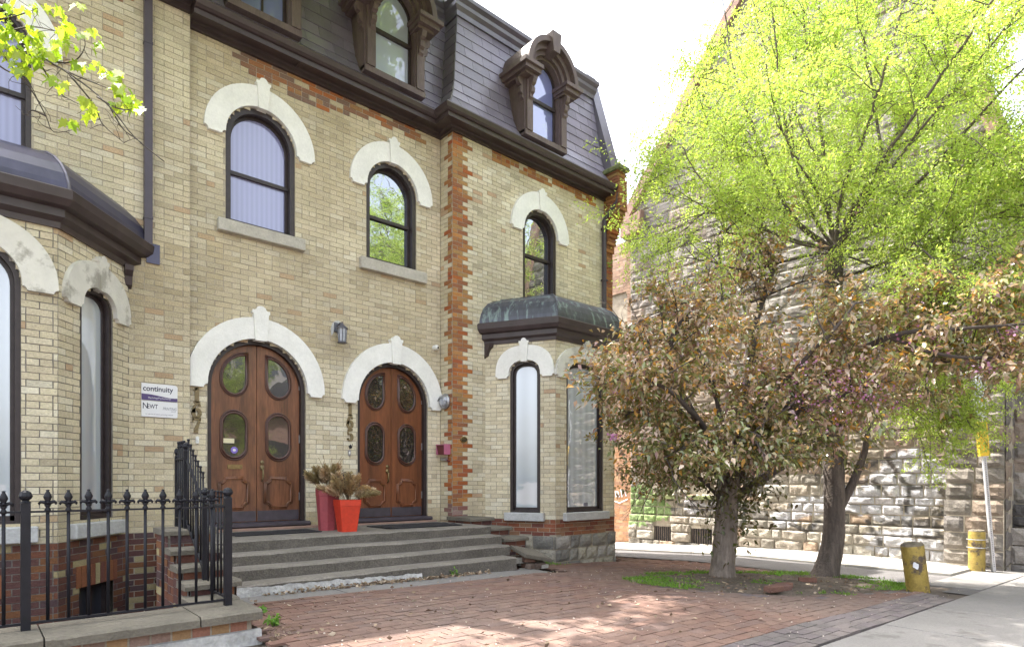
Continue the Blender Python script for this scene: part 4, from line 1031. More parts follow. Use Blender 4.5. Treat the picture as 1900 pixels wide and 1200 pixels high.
def digit(ch, F, u, z, h, parent):
    mb = MB(); s_ = h
    X = lambda P: [(u + a * s_, z + b * s_) + ((c * s_,) if c else ()) for a, b, c in [(p + (None,))[:3] if len(p) == 2 else p for p in P]]
    if ch == '1': ribbon(mb, F, X([(.02, 0.02), (.02, .98)]), .19 * s_); ribbon(mb, F, X([(-.17, .045), (.21, .045)]), .09 * s_); ribbon(mb, F, X([(-.19, .80, .04), (-.05, .88, .10), (.06, .97, .06)]), .1)
    if ch == '7': ribbon(mb, F, X([(-.24, .92), (.26, .92)]), .15 * s_); ribbon(mb, F, X([(-.21, .95), (-.22, .72)]), .06 * s_); ribbon(mb, F, X([(.22, .9, .08), (.08, .55, .13), (-.02, .25, .19), (-.04, .0, .20)]), .1)
    if ch == '6':
        ribbon(mb, F, X([(.19 * math.cos(R(t)), .30 + .27 * math.sin(R(t)), .10 + .09 * abs(math.cos(R(t)))) for t in range(0, 361, 24)]), .1)
        ribbon(mb, F, X([(-.19, .32, .18), (-.17, .60, .15), (-.05, .86, .11), (.10, .93, .09), (.20, .86, .09)]), .1); ribbon(mb, F, X([(.17, .74), (.17, .87)]), .12 * s_)
    if ch == '5':
        ribbon(mb, F, X([(-.15, .90), (.22, .92)]), .14 * s_); ribbon(mb, F, X([(-.15, .95), (-.17, .52)]), .07 * s_)
        ribbon(mb, F, X([(-.17, .52, .05)] + [(-.02 + .21 * math.cos(R(t)), .32 + .27 * math.sin(R(t)), .09 + .09 * max(0, math.cos(R(t)))) for t in range(115, -161, -25)]), .1); ribbon(mb, F, X([(-.17, .12), (-.17, .24)]), .11 * s_)
    return mb.build('numeral', M['bronze_num'], parent)
N1 = thing('house_number', (2.29, 8.99, .67), 'tarnished bronze house number 167 in a column left of the larger door', 'number')
for ch, z in (('1', 1.058), ('6', .858), ('7', .655)): digit(ch, FM, 2.29, z, .205, N1)
N2 = thing('house_number', (4.52, 8.99, .64), 'tarnished bronze house number 165 in a column left of the redder door', 'number')
for ch, z in (('1', 1.040), ('6', .845), ('5', .640)): digit(ch, FM, 4.52, z, .195, N2)
mb = MB(); mb.prism(FM, [(4.50, .555), (4.535, .59), (4.545, .545), (4.565, .60), (4.555, .535), (4.525, .52)], .0, .012); mb.build('arrow', M['iron'], N2)
def bell(u, z, label, dark):
    T = thing('doorbell', (u, 8.99, z), label, 'doorbell'); mb = MB()
    mb.prism(FM, [(u + .022 * math.cos(R(20 * i)), z + (.028 if math.sin(R(20 * i)) > 0 else -.028) + .022 * math.sin(R(20 * i))) for i in range(18)], .0, .018); mb.build('plate', M['chrome'] if dark else M['plastic_white'], T)
    mb = MB(); mb.lathe([(.013, .018), (.012, .024), (.001, .026)], (u, z, 0), 10, F=FM, sy=1.7); mb.build('button', M['plastic_white'], T)
bell(2.30, .56, 'small white doorbell below the number 167', 0); bell(4.51, .455, 'small grey rimmed doorbell below the number 165', 1)
# coach lantern
L_ = thing('wall_lantern', (4.28, 8.97, 2.3), 'grey coach lantern with frosted glass on the wall between the two arches', 'lamp')
c = (4.31, 8.83, 2.20)
mb = MB(); mb.fbox(FM, 4.255, 4.365, 2.33, 2.47, .0, .02); mb.tube([(4.31, 8.99, 2.42), (4.31, 8.90, 2.455), (4.31, 8.83, 2.43), (4.31, 8.83, 2.40)], .011, 6); mb.build('bracket', M['lantern'], L_)
mb = MB(); mb.lathe([(.078, .155), (.088, .15), (.088, .165), (.05, .20), (.028, .215), (.02, .23), (.008, .24), (.012, .255), (.001, .265)], c, 8); mb.build('cap', M['lantern'], L_)
mb = MB(); mb.lathe([(.052, -.05), (.070, .155)], c, 8); mb.build('glass', M['frosted'], L_)
mb = MB()
for k in range(8):
    w = 2 * math.pi * (k + .5) / 8; mb.tube([(c[0] + .054 * math.cos(w), c[1] + .054 * math.sin(w), c[2] - .05), (c[0] + .072 * math.cos(w), c[1] + .072 * math.sin(w), c[2] + .155)], .006, 4)
mb.lathe([(.045, -.075), (.07, -.07), (.074, -.055), (.06, -.045)], c, 8); mb.build('cage', M['lantern'], L_)
mb = MB()
q = [(4.215, 2.26), (4.20, 2.36), (4.225, 2.45), (4.27, 2.50), (4.33, 2.515), (4.39, 2.48), (4.41, 2.42), (4.38, 2.40), (4.27, 2.38), (4.24, 2.30)]
mb.prism(FM, q, .0, .007); mb.build('sealant_patch', M['pale_sill'], L_)
# dome camera
C1 = thing('security_camera', (6.15, 8.95, 2.34), 'white security camera on the wall near the brick corner', 'camera')
mb = MB(); mb.lathe([(.045, .0), (.046, .02), (.04, .03)], (6.13, 2.345, 0), 14, F=FM); mb.build('mount', M['plastic_white'], C1)
mb = MB(); mb.lathe([(.036, .02), (.046, .045), (.046, .075), (.034, .10), (.001, .112)], (6.13, 2.345, 0), 14, F=FM); mb.build('body', M['plastic_white'], C1, smooth=True)
mb = MB(); mb.lathe([(.018, .104), (.016, .113), (.001, .115)], (6.138, 2.338, 0), 12, F=FM); mb.build('lens', M['black'], C1)
# bulkhead lamp on the return
B1 = thing('bulkhead_light', (6.2, 8.83, 1.40), 'round grey bulkhead light with a half visor on the brick return', 'lamp')
c = (.165, 1.40, 0)
mb = MB(); mb.lathe([(.135, .0), (.14, .03), (.12, .055), (.105, .06)], c, 28, F=FT); mb.build('housing', M['chrome'], B1)
mb = MB(); mb.lathe([(.10, .055), (.085, .085), (.05, .10), (.001, .105)], c, 24, F=FT); mb.build('lens', M['frosted'], B1, smooth=True)
mb = MB(); A = [FT(.165 + .115 * math.cos(R(t)), 1.40 + .115 * math.sin(R(t)), .06) for t in range(0, 181, 12)]; B = [FT(.165 + .10 * math.cos(R(t)), 1.40 + .10 * math.sin(R(t)) * .85 + .01, .10) for t in range(0, 181, 12)]; C_ = [FT(.165 + .095 * math.cos(R(t)), 1.40 + .055 * math.sin(R(t)) - .02 * 0, .112) for t in range(0, 181, 12)]
mb.strip(A, B); mb.strip(B, C_); mb.build('visor', M['chrome'], B1)
# pink mailbox and the paper holder under it
Mb = thing('mailbox', (6.24, 8.73, .53), 'faded pink open topped metal mailbox on the brick return', 'mailbox')
pr = [(0, .47), (.09, .47), (.13, .635), (0, .655)]
mb = MB(); a_ = [FT(.07, z, .005 + d) for d, z in pr]; b_ = [FT(.30, z, .005 + d) for d, z in pr]
mb.add(a_, [(0, 1, 2, 3)]); mb.add(b_, [(3, 2, 1, 0)]); mb.add(a_[:2] + b_[:2], [(0, 1, 3, 2)]); mb.add([a_[3], a_[0], b_[0], b_[3]], [(0, 1, 2, 3)]); mb.fbox(FT, .065, .305, .630, .642, .125, .145); mb.fbox(FT, .065, .073, .47, .65, .0, .135); mb.fbox(FT, .297, .305, .47, .65, .0, .135); mb.build('box', M['pinkbox'], Mb)
mb = MB(); mb.add([a_[1], a_[2], b_[2], b_[1]], [(0, 1, 2, 3)]); mb.build('front', M['maroon'], Mb)
Ph = thing('paper_holder', (6.24, 8.7, .43), 'small rolled metal paper holder under the pink mailbox', 'holder')
mb = MB(); mb.tube([FT(.10, .385, .045), FT(.26, .385, .045)], .028, 12); mb.fbox(FT, .17, .20, .36, .41, .0, .03); mb.build('roll', M['chrome'], Ph)
mb = MB(); mb.tube([FT(.29, .355, .01), FT(.29, .355, .04), FT(.29, .38, .06)], .012, 6); mb.build('hook', M['maroon'], Ph)
Pq = thing('oval_plaque', (6.40, 8.46, .72), 'small black and gold oval plaque on the orange corner bricks', 'plaque')
mb = MB(); mb.lathe([(.075, .005), (.075, .016), (.07, .02), (.001, .02)], (6.50, .735, 0), 28, F=FR_, sy=.68); mb.build('plate', M['black_sign'], Pq)
mb = MB(); mb.tube([FR_(6.50 + .072 * math.cos(R(t)), .735 + .049 * math.sin(R(t)), .02) for t in range(0, 360, 15)], .0035, 5, closed=True); mb.build('rim', M['gold'], Pq)
text('HERITAGE', .022, M['gold'], FR_, 6.50, .755, .0215, Pq, align='CENTER'); text('PROPERTY', .020, M['gold'], FR_, 6.50, .732, .0215, Pq, align='CENTER'); text('TORONTO', .016, M['gold'], FR_, 6.50, .708, .0215, Pq, align='CENTER')
# ------------------------------------------------------------------ planters, mats
def square_pot(x, y, z, h, wt, wb, mat, label, rot, ridge=False, n=4):
    T = thing('planter', (x, y, z), label, 'planter'); mb = MB(); rings = []
    def ring(w, zz):
        out = []
        if n == 4:
            q = []
            for k in range(4):
                a_ = R(45 + 90 * k); cx, cy = w / 2 * 1.414 * math.cos(a_), w / 2 * 1.414 * math.sin(a_); r_ = w * .06
                for t in (-1, 0, 1):
                    b_ = a_ + R(45 * t); q.append((cx - r_ * 1.414 * math.cos(a_) + r_ * math.cos(b_), cy - r_ * 1.414 * math.sin(a_) + r_ * math.sin(b_)))
        else: q = [(w / 2 * math.cos(2 * math.pi * k / n), w / 2 * math.sin(2 * math.pi * k / n)) for k in range(n)]
        c_, s_ = math.cos(rot), math.sin(rot)
        return [Vector((x + a * c_ - b * s_, y + a * s_ + b * c_, z + zz)) for a, b in q]
    prof = [(wb, 0), (wt * .965, h * .80), (wt * .965, h * .805), (wt, h * .812), (wt * 1.02, h * .995), (wt, h), (wt * .92, h), (wt * .9, h * .93)]
    loft([ring(w, zz) for w, zz in prof], mb, close=True); b_ = ring(wb, 0); mb.add(b_, [tuple(range(len(b_)))]); mb.build('pot', mat, T)
    mb = MB(); b_ = ring(wt * .9, h * .94); mb.add(b_, [tuple(range(len(b_)))]); mb.build('soil', M['soil'], T)
    return T
square_pot(3.83, 8.30, -.69, .60, .33, .25, M['pink'], 'taller faded pink planter behind the red one', .35, n=8)
square_pot(3.93, 7.90, -.69, .44, .30, .21, M['red'], 'shorter bright red square planter between the doors', -.12)
def plumes(x, y, z, n, seed, label, spread, green, extra):
    rr = random.Random(seed)
    T = thing('dried_bouquet', (x, y, z), label, 'dried plants')
    for k in range(n):
        az = rr.uniform(0, 2 * math.pi); tilt = rr.uniform(.25, 1.0) * spread; L = rr.uniform(.30, .46)
        d = Vector((math.cos(az) * math.sin(tilt), math.sin(az) * math.sin(tilt), math.cos(tilt)))
        if d.y > .35: d.y *= .3
        p0 = Vector((x, y, z - .02)) + Vector((d.x, d.y, 0)) * .06
        P = [p0 + d * L * t + Vector((0, 0, -.22 * L * t * t * math.sin(tilt) * 1.4)) for t in np.linspace(0, 1, 8)]
        mb = MB(); base = Vector(rr.choice([(.50, .37, .22), (.44, .31, .17), (.56, .43, .29), (.38, .29, .16)])) if not (green and rr.random() < .2) else Vector((.36, .29, .15))
        mb.tube(P, .003, 4, tuple(base * .7))
        for q in range(260):
            t = rr.uniform(.32, 1); i = min(6, int(t * 7)); f = t * 7 - i; p = P[i].lerp(P[i + 1], f); tang = (P[i + 1] - P[i]).normalized()
            rad = .062 * math.sin(math.pi * min(1, (t - .28) / .78)) + .012
            o_ = Vector((rr.gauss(0, 1), rr.gauss(0, 1), rr.gauss(0, 1))).normalized()
            e = p + tang * rr.uniform(.03, .075) + o_ * rad; s_ = tang.cross(o_).normalized() * .0055
            mb.add([p - s_ * .6, p + s_ * .6, e + s_, e - s_], [(0, 1, 2, 3)], tuple(base * rr.uniform(.75, 1.3)))
        mb.build('plume', M['dry'], T)
    if extra:
        mb = MB(); sb = MB()
        for k in range(34):
            p = Vector((x - .03 + rr.gauss(0, .045), y - .02 + rr.gauss(0, .03), z + .34 + rr.gauss(0, .03))); mb.lathe([(.001, -.009), (.009, 0), (.001, .009)], p, 6, (.02, .012, .02)); 
            if k % 3 == 0: sb.tube([(x, y, z), (x * .5 + p.x * .5 + rr.gauss(0, .01), p.y, z + .2), p], .002, 4)
        mb.build('berries', M['black'], T); sb.build('berry_stems', M['twig'], T)
        mb = MB(); P = [Vector((x + .05 + .07 * t, y + .02, z + .10 + .27 * t)) for t in np.linspace(0, 1, 7)]; W = [.008, .016, .019, .02, .019, .016, .008]
        mb.strip([p + Vector((-w, 0, w * .3)) for p, w in zip(P, W)], [p + Vector((w, .01, -w * .3)) for p, w in zip(P, W)]); mb.build('birch_strip', M['plaster'], T)
        mb = MB()
        for k in range(60):
            t = rr.random(); p = Vector((x + .10 + .22 * t + rr.gauss(0, .008), y - .05, z + .16 + .14 * t - .12 * t * t + rr.gauss(0, .012))); e = p + Vector((rr.uniform(.01, .035), rr.gauss(0, .01), rr.uniform(-.03, .015)))
            mb.add([p, p + Vector((0, 0, .012)), e, e - Vector((0, 0, .008))], [(0, 1, 2, 3)], (.42, .27, .11))
        mb.build('seed_spray', M['dry'], T)
    else:
        mb = MB()
        for s_ in range(16):
            a_ = rr.uniform(-2.6, -.4); L = rr.uniform(.25, .5); mb.tube([(x, y, z), (x + .5 * L * math.cos(a_) * .5, y - .03, z + L * .6), (x + L * math.cos(a_) * .6, y - .05, z + L)], .0025, 4, (.30, .17, .07))
        mb.build('bare_stems', M['dry'], T)
        mb = MB(); P = [Vector((x + .06 + .02 * t, y - .06, z + .12 + .16 * t)) for t in np.linspace(0, 1, 5)]; mb.strip([p + Vector((-.035, 0, .0)) for p in P], [p + Vector((.03, .01, .0)) for p in P]); mb.build('birch_strip', M['plaster'], T)
plumes(3.82, 8.27, -.12, 14, 4, 'tall dried grass bouquet with bare stems in the pink planter', .75, True, False)
plumes(3.93, 7.88, -.27, 19, 9, 'bushy dried plume bouquet with dark berries in the red planter', .95, True, True)
def matt(x0, x1, y0, y1, label):
    mb = MB(); n = 14
    mb.add([(x0 + (x1 - x0) * i / n, y0 + (y1 - y0) * j / 6, -.675 + .006 * nz(i * .9, j * .9, x0) + .012 * (1 if (i in (0, n)) and rnd.random() < .3 else 0)) for j in range(7) for i in range(n + 1)], [(j * (n + 1) + i, j * (n + 1) + i + 1, (j + 1) * (n + 1) + i + 1, (j + 1) * (n + 1) + i) for j in range(6) for i in range(n)])
    o = mb.build('door_mat', M['mat'], loc=((x0 + x1) / 2, (y0 + y1) / 2, -.68)); tag(o, label, 'mat')
    s_ = o.modifiers.new('thick', 'SOLIDIFY'); s_.thickness = .012; s_.offset = -1
matt(2.50, 3.62, 8.02, 8.55, 'black rubber mat in front of the larger left door'); matt(4.55, 5.85, 7.80, 8.50, 'black rubber mat in front of the redder right door')
# ------------------------------------------------------------------ bollards, sign post, loose bricks
def bollard(x, y, h, r_, tilt, az, label, spot):
    T = thing('bollard', (x, y, g(x, y)), label, 'bollard', 'yellow bollards at the lane corner')
    z = Vector((math.sin(tilt) * math.cos(az), math.sin(tilt) * math.sin(az), math.cos(tilt))); a_ = z.orthogonal().normalized(); b_ = z.cross(a_)
    o = Vector((x, y, g(x, y) - .05)); F = lambda u, v, w: o + a_ * u + b_ * v + z * w
    mb = MB(); n = 24; prof = [(r_ * 1.02, 0), (r_, .1), (r_ * .99, h * .5), (r_, h), (r_ * .985, h + .03)]
    mb.strip([], []) if False else None
    vs = []
    for rr_, hh in prof:
        for k in range(n): w = 2 * math.pi * k / n; vs.append(F(rr_ * math.cos(w) * (1 + .01 * nz(k, hh * 9)), rr_ * math.sin(w), hh))
    mb.add(vs, [(i * n + k, i * n + (k + 1) % n, (i + 1) * n + (k + 1) % n, (i + 1) * n + k) for i in range(len(prof) - 1) for k in range(n)]); mb.build('post', M['bollard'], T, smooth=True)
    mb = MB(); vs = []
    for rr_, hh in ((r_ * .985, h + .03), (r_ * .9, h + .055), (r_ * .4, h + .062), (.001, h + .06)):
        for k in range(n): w = 2 * math.pi * k / n; vs.append(F(rr_ * math.cos(w), rr_ * math.sin(w), hh + .008 * nz(k * .7, rr_ * 9)))
    mb.add(vs, [(i * n + k, i * n + (k + 1) % n, (i + 1) * n + (k + 1) % n, (i + 1) * n + k) for i in range(3) for k in range(n)]); mb.build('top', M['bollard_top'], T)
    if spot:
        d = Vector((-x, -y, 0)).normalized(); best = max(range(360), key=lambda t: (a_ * math.cos(R(t)) + b_ * math.sin(R(t))).dot(d)); mb = MB(); c0 = best + 5
        mb.add([F((r_ + .004) * math.cos(R(c0 + 14 * math.cos(R(30 * i)))), (r_ + .004) * math.sin(R(c0 + 14 * math.cos(R(30 * i)))), h * .66 + .045 * math.sin(R(30 * i)) + .012 * math.cos(R(90 * i))) for i in range(12)], [tuple(range(12))]); mb.build('white_sticker', M['white'], T)
    return T
bollard(9.50, 2.55, .64, .136, R(9), R(150), 'leaning yellow bollard with a round white sticker on the near side of the lane', True)
bollard(13.25, 2.68, .72, .125, R(1), 0, 'upright rusty yellow bollard strapped to the sign post beside the church', False)
Sp = thing('sign_post', (13.38, 2.52, -1.57), 'leaning perforated steel sign post with a yellow sleeve strapped to the far bollard', 'sign post')
P0, P1 = Vector((13.36, 2.46, -1.57)), Vector((13.25, 2.72, 2.55)); ax = (P1 - P0).normalized(); sx = Vector((VR[0], VR[1], 0)); sx = (sx - ax * sx.dot(ax)).normalized(); sy = ax.cross(sx)
def pbox(t0, t1, w, dd, mat, name, off=0):
    mb = MB(); a_ = P0 + ax * t0; b_ = P0 + ax * t1
    mb.hexa([a_ - sx * w + sy * (off - dd), a_ + sx * w + sy * (off - dd), a_ + sx * w + sy * (off + dd), a_ - sx * w + sy * (off + dd), b_ - sx * w + sy * (off - dd), b_ + sx * w + sy * (off - dd), b_ + sx * w + sy * (off + dd), b_ - sx * w + sy * (off + dd)]); return mb.build(name, mat, Sp)
pbox(0, 4.0, .028, .02, M['steel'], 'post'); pbox(2.02, 2.62, .085, .03, M['yellow'], 'yellow_sleeve', 0); pbox(2.68, 3.35, .10, .012, M['steel'], 'plate', 0)
mb = MB()
for k in range(60):
    p = P0 + ax * (.1 + .032 * k) + sy * .021; q = P0 + ax * (.1 + .032 * k) - sy * .021
    for c_, s_ in ((p, 1), (q, -1)): mb.add([c_ - sx * .007 - ax * .007 + sy * .0012 * s_, c_ + sx * .007 - ax * .007 + sy * .0012 * s_, c_ + sx * .007 + ax * .007 + sy * .0012 * s_, c_ - sx * .007 + ax * .007 + sy * .0012 * s_], [(0, 1, 2, 3)])
mb.build('holes', M['black'], Sp)
for h in (.42, .56):
    mb = MB(); mb.tube([(13.25 + .143 * math.cos(R(t)), 2.68 + .143 * math.sin(R(t)), -1.57 + h) for t in range(0, 360, 15)], .006, 5, closed=True); mb.tube([(13.25 + .1, 2.58, -1.57 + h), P0 + ax * h + sx * .03], .006, 5); mb.build('strap', M['steel'], Sp)
lb = ['reddish loose brick lying by the grass, nearest the left tree trunk', 'middle loose brick of the row edging the tree pit', 'loose brick at the right end of the row in the tree pit', 'half buried loose brick at the foot of the dark trunk']
for k, (x, y, a_) in enumerate(((7.35, 3.50, .3), (7.60, 3.52, .12), (7.84, 3.60, .35), (8.9, 3.75, -.5))):
    mb = MB(); c = Vector((x, y, g(x, y) + .075)); Mx = Matrix.Rotation(a_ - .55, 3, 'Z') @ Matrix.Rotation(rnd.uniform(-.12, .12), 3, 'X')
    mb.hexa([c + Mx @ Vector((sx_ * .115, sy_ * .055, sz_ * .033)) for sx_, sy_, sz_ in ((-1, -1, -1), (1, -1, -1), (1, 1, -1), (-1, 1, -1), (-1, -1, 1), (1, -1, 1), (1, 1, 1), (-1, 1, 1))], rnd.choice(PAV))
    tag(mb.build('loose_brick', M['paver'], loc=c, bevel=.006), lb[k], 'brick', 'loose bricks in the tree pit')
# ------------------------------------------------------------------ stone church across the lane
Ch = thing('stone_church', (14, 5, -1.57), 'rough grey stone church gable behind the trees with graffiti along its base', 'church')
XW = 13.95
FC = Fr((XW, 0, 0), (0, 1, 0), (-1, 0, 0))
def topix(x, y, z):
    Z = VD[0] * x + VD[1] * y; return 950 + 1140 * (VR[0] * x + VR[1] * y) / Z, 893 - 1140 * z / Z
def segd(p, a, b):
    ax_, ay = a; bx, by = b; dx, dy = bx - ax_, by - ay; L = dx * dx + dy * dy
    t = max(0, min(1, ((p[0] - ax_) * dx + (p[1] - ay) * dy) / L)) if L else 0
    return math.hypot(p[0] - ax_ - dx * t, p[1] - ay - dy * t)
# spray paint on the wall, given in metres along the wall (Y) and height (z)
def wyz(px, py):
    k = (px - 950) / 1140; dx, dy = VD[0] + VR[0] * k, VD[1] + VR[1] * k; Z = XW / dx; return (dy * Z, (893 - py) * Z / 1140)
WHITE = [(1690, 868, .36), (1745, 885, .26), (1640, 895, .28), (1700, 915, .34), (1600, 930, .26), (1650, 945, .30), (1560, 925, .28), (1650, 1005, .25), (1700, 985, .2), (1735, 1020, .24), (1500, 940, .24), (1290, 935, .25), (1330, 940, .2), (1460, 960, .22), (1790, 1000, .16)]
BLACK = [[(1600, 868), (1650, 850), (1665, 880), (1690, 905), (1680, 945)], [(1700, 905), (1745, 900), (1758, 925), (1752, 955), (1720, 968), (1640, 968)], [(1690, 975), (1765, 978)], [(1700, 995), (1770, 1000)], [(1610, 965), (1640, 1010)], [(1730, 965), (1760, 1010), (1790, 1020)], [(1260, 935), (1310, 945), (1350, 935)], [(1470, 970), (1500, 985), (1520, 965)], [(1560, 900), (1620, 890), (1645, 915)], [(1220, 940), (1255, 945)]]
WH = [(*wyz(a, b), r_) for a, b, r_ in WHITE]; BK = [[wyz(*p) for p in L] for L in BLACK]
GRN = [(*wyz(1195, 925), .42), (*wyz(1182, 950), .35), (*wyz(1215, 945), .3)]
def paint(c, y, z):
    if z > 1.0 or z < -1.6: return c
    n = .10 * nz(y * 7, z * 7, 3)
    for a, b, r_ in GRN:
        if math.hypot((y - a) * .55, z - b) < r_ + n: return c.lerp(Vector((.14, .25, .06)), .7)
    for L in BK:
        for p, q in zip(L[:-1], L[1:]):
            if segd((y, z), p, q) < .05 + n * .35: return c.lerp(Vector((.05, .05, .055)), .75)
    for a, b, r_ in WH:
        if math.hypot((y - a) * .7, z - b) < r_ + n: return c.lerp(Vector((.42, .42, .45)), .7)
    return c
def stones(F, span, z0, z1, colf, mb, hmin=.15, hmax=.30, lmin=.22, lmax=.62, depth=.05, gx=5, gz=4, holes=lambda z0, z1: [], seed=3, off=lambda z: 0):
    rr = random.Random(seed); z = z0
    while z < z1 - .05:
        h = rr.uniform(hmin, hmax); zt = min(z + h, z1); zm = (z + zt) / 2
        sp = cut([span(zm)] if span(zm)[1] - span(zm)[0] > .1 else [], holes(z, zt))
        for a, b in sp:
            u = a
            while u < b - 1e-4:
                w = rr.uniform(lmin, lmax) * (1.2 if h > .24 else 1); u1 = u + w
                if b - u1 < lmin * .6: u1 = b
                c0 = Vector(colf((u + u1) / 2, zm, rr)); sd = rr.random() * 90; dd = depth * rr.uniform(.4, 1.2); tilt = rr.uniform(-.4, .4)
                vs, cs = [], []
                for j in range(gz + 1):
                    for i in range(gx + 1):
                        fu, fz = i / gx, j / gz; e = min(1, 6.5 * min(fu * (u1 - u) / .35, (1 - fu) * (u1 - u) / .35, fz, 1 - fz))
                        uu = u + .011 + (u1 - u - .022) * fu; zz = z + .010 + (zt - z - .020) * fz
                        d = off(zm) + (e ** .6) * dd * (1 + tilt * (fz - .5)) + e * depth * .75 * nz(uu * 8 + sd, zz * 8, sd) + .010 * nz(uu * 20, zz * 20, sd)
                        vs.append(F(uu, zz, d)); cs.append(tuple(paint(c0, uu, zz)) if F is FC else tuple(c0))
                n = len(mb.v); mb.v.extend([tuple(p) for p in vs]); mb.c.extend(cs)
                mb.f.extend([tuple(n + q for q in (j * (gx + 1) + i, j * (gx + 1) + i + 1, (j + 1) * (gx + 1) + i + 1, (j + 1) * (gx + 1) + i)) for j in range(gz) for i in range(gx)])
                u = u1
        z = zt
def yl(z): return 10.75 if z < 7.2 else max(4.98, 7.42 + (11.57 - z) / 1.256)
def yr(z): return 2.35 if z < 5.3 else min(4.96, 2.30 + (z - 5.3) / 3.6)
def colc(u, z, rr):
    if z < .2: b = rr.choice([(.38, .34, .28), (.41, .37, .31), (.33, .29, .24), (.36, .31, .25), (.40, .37, .32), (.35, .26, .19), (.25, .225, .19), (.19, .175, .155)])
    elif z < 2.6: b = rr.choice([(.27, .22, .175), (.31, .25, .19), (.24, .19, .16), (.30, .20, .15), (.34, .29, .23)])
    else: b = rr.choice([(.29, .26, .235), (.32, .29, .255), (.25, .225, .205), (.29, .24, .20), (.34, .31, .28)])
    return Vector(b) * rr.uniform(.70, .86)
CW = [(9.36, 9.92, -1.62, -1.20), (8.16, 8.78, -1.62, -1.20), (9.30, 10.0, -.36, .62), (8.15, 8.80, -.36, .62)]
def holesc(z0, z1): return [(a, b) for a, b, c, d in CW if min(z1, d) - max(z0, c) > .5 * (z1 - z0)]
mb = MB()
stones(FC, lambda z: (max(yr(z), 3.25 if z < 3.8 else 0), yl(z)), -1.75, 1.0, colc, mb, .15, .30, .20, .60, .046, 9, 8, holesc, 3, lambda z: .10 if z < -1.15 else (.06 if z < -.95 else 0))
stones(FC, lambda z: (yr(z) if z > 3.8 else 3.25, yl(z)), 1.0, 14.3, colc, mb, .20, .34, .28, .66, .030, 6, 6, seed=5)
mb.build('wall', M['ashlar'], Ch)
bk = MB(); zs = np.linspace(-1.8, 14.6, 60)
bk.strip([FC(yr(z), z, -.004) for z in zs], [FC(yl(z), z, -.004) for z in zs]); bk.strip([FC(yl(z), z, -.004) for z in zs], [Vector((18.5, yl(z), z)) for z in zs]); bk.strip([FC(yr(z), z, -.004) for z in zs], [Vector((18.5, yr(z), z)) for z in zs])
bk.build('mortar_bed', M['mortar'], Ch)
for a, b, c, d in CW:
    mb = MB(); mb.fbox(FC, a - .02, b + .02, c, d, -.25, .01 if d < 0 else -.05); w_ = mb.build('window', M['g_cellar'] if d > 0 else M['black'], Ch)
    if d > 0:
        mb = MB(); mb.fbox(FC, a - .08, b + .08, c - .1, c, -.1, .13); mb.build('sill', M['moss'], w_, bevel=.01)
        mb = MB(); mb.fbox(FC, (a + b) / 2 - .02, (a + b) / 2 + .02, c, d, -.05, -.03); mb.build('mullion', M['frame'], w_)
    else:
        mb = MB()
        for k in range(9): mb.fbox(FC, a + (b - a) * (k + .5) / 9 - .008, a + (b - a) * (k + .5) / 9 + .008, c, d, .012, .03)
        mb.build('grille', M['bark_b'], w_)
# coping of the rake with its kneeler, roof behind
mb = MB()
zz = np.linspace(7.3, 14.2, 16)
for z0_, z1_ in zip(zz[:-1], zz[1:]):
    a_, b_ = yl(z0_), yl(z1_); j = rnd.uniform(-.01, .02)
    q = [(a_ - .06, z0_), (a_ + .20 + j, z0_ + .08), (b_ + .20 + j, z1_ + .08 - .012), (b_ - .06, z1_ - .012)]
    mb.hexa([Vector((13.80 - j, y, z)) for y, z in q] + [Vector((14.4, y, z)) for y, z in q])
mb.build('rake_coping', M['redstone'], Ch); mb = MB()
for z0_, z1_ in zip(np.linspace(5.3, 14, 14)[:-1], np.linspace(5.3, 14, 14)[1:]):
    a_, b_ = yr(z0_), yr(z1_); q = [(a_ + .06, z0_), (a_ - .20, z0_ + .04), (b_ - .20, z1_ + .03), (b_ + .06, z1_ - .01)]
    mb.hexa([Vector((13.80, y, z)) for y, z in q] + [Vector((14.4, y, z)) for y, z in q])
mb.build('rake_coping', M['redstone'], Ch); mb = MB()
mb.hexa([Vector(p) for p in ((13.76, 10.35, 6.86), (14.4, 10.35, 6.86), (14.4, 10.98, 6.86), (13.76, 10.98, 6.86), (13.76, 10.25, 7.45), (14.4, 10.25, 7.45), (14.4, 10.98, 7.30), (13.76, 10.98, 7.30))])
mb.build('kneeler', M['redstone'], Ch, bevel=.02)
# buttress and the darker wall beyond it
FB = Fr((13.72, 0, 0), (0, 1, 0), (-1, 0, 0)); FD = Fr((14.35, 0, 0), (0, 1, 0), (-1, 0, 0)); FE_ = Fr((0, 2.36, 0), (1, 0, 0), (0, -1, 0))
dark = lambda u, z, rr: Vector(rr.choice([(.19, .17, .15), (.16, .145, .135), (.225, .20, .175), (.14, .125, .115), (.24, .19, .15)]))
mb = MB()
stones(FB, lambda z: (2.36, 3.26), -1.75, 3.6, dark, mb, .2, .36, .3, .5, .04, 5, 4, seed=8, off=lambda z: .12 if z < -.35 else 0)
stones(FE_, lambda z: (13.72, 14.5), -1.75, 3.6, dark, mb, .2, .36, .3, .5, .03, 4, 4, seed=18)
stones(FD, lambda z: (-6, 2.36), -1.75, 4.6, lambda u, z, rr: Vector(rr.choice([(.24, .22, .20), (.20, .18, .17), (.30, .27, .25), (.26, .21, .18)])) if z > -.3 or z < -.75 else Vector((.075, .07, .07)), mb, .2, .34, .3, .6, .04, 5, 4, seed=11, off=lambda z: .22 if z < -.75 else (.12 if z < -.3 else 0))
mb.build('buttress', M['ashlar'], Ch)
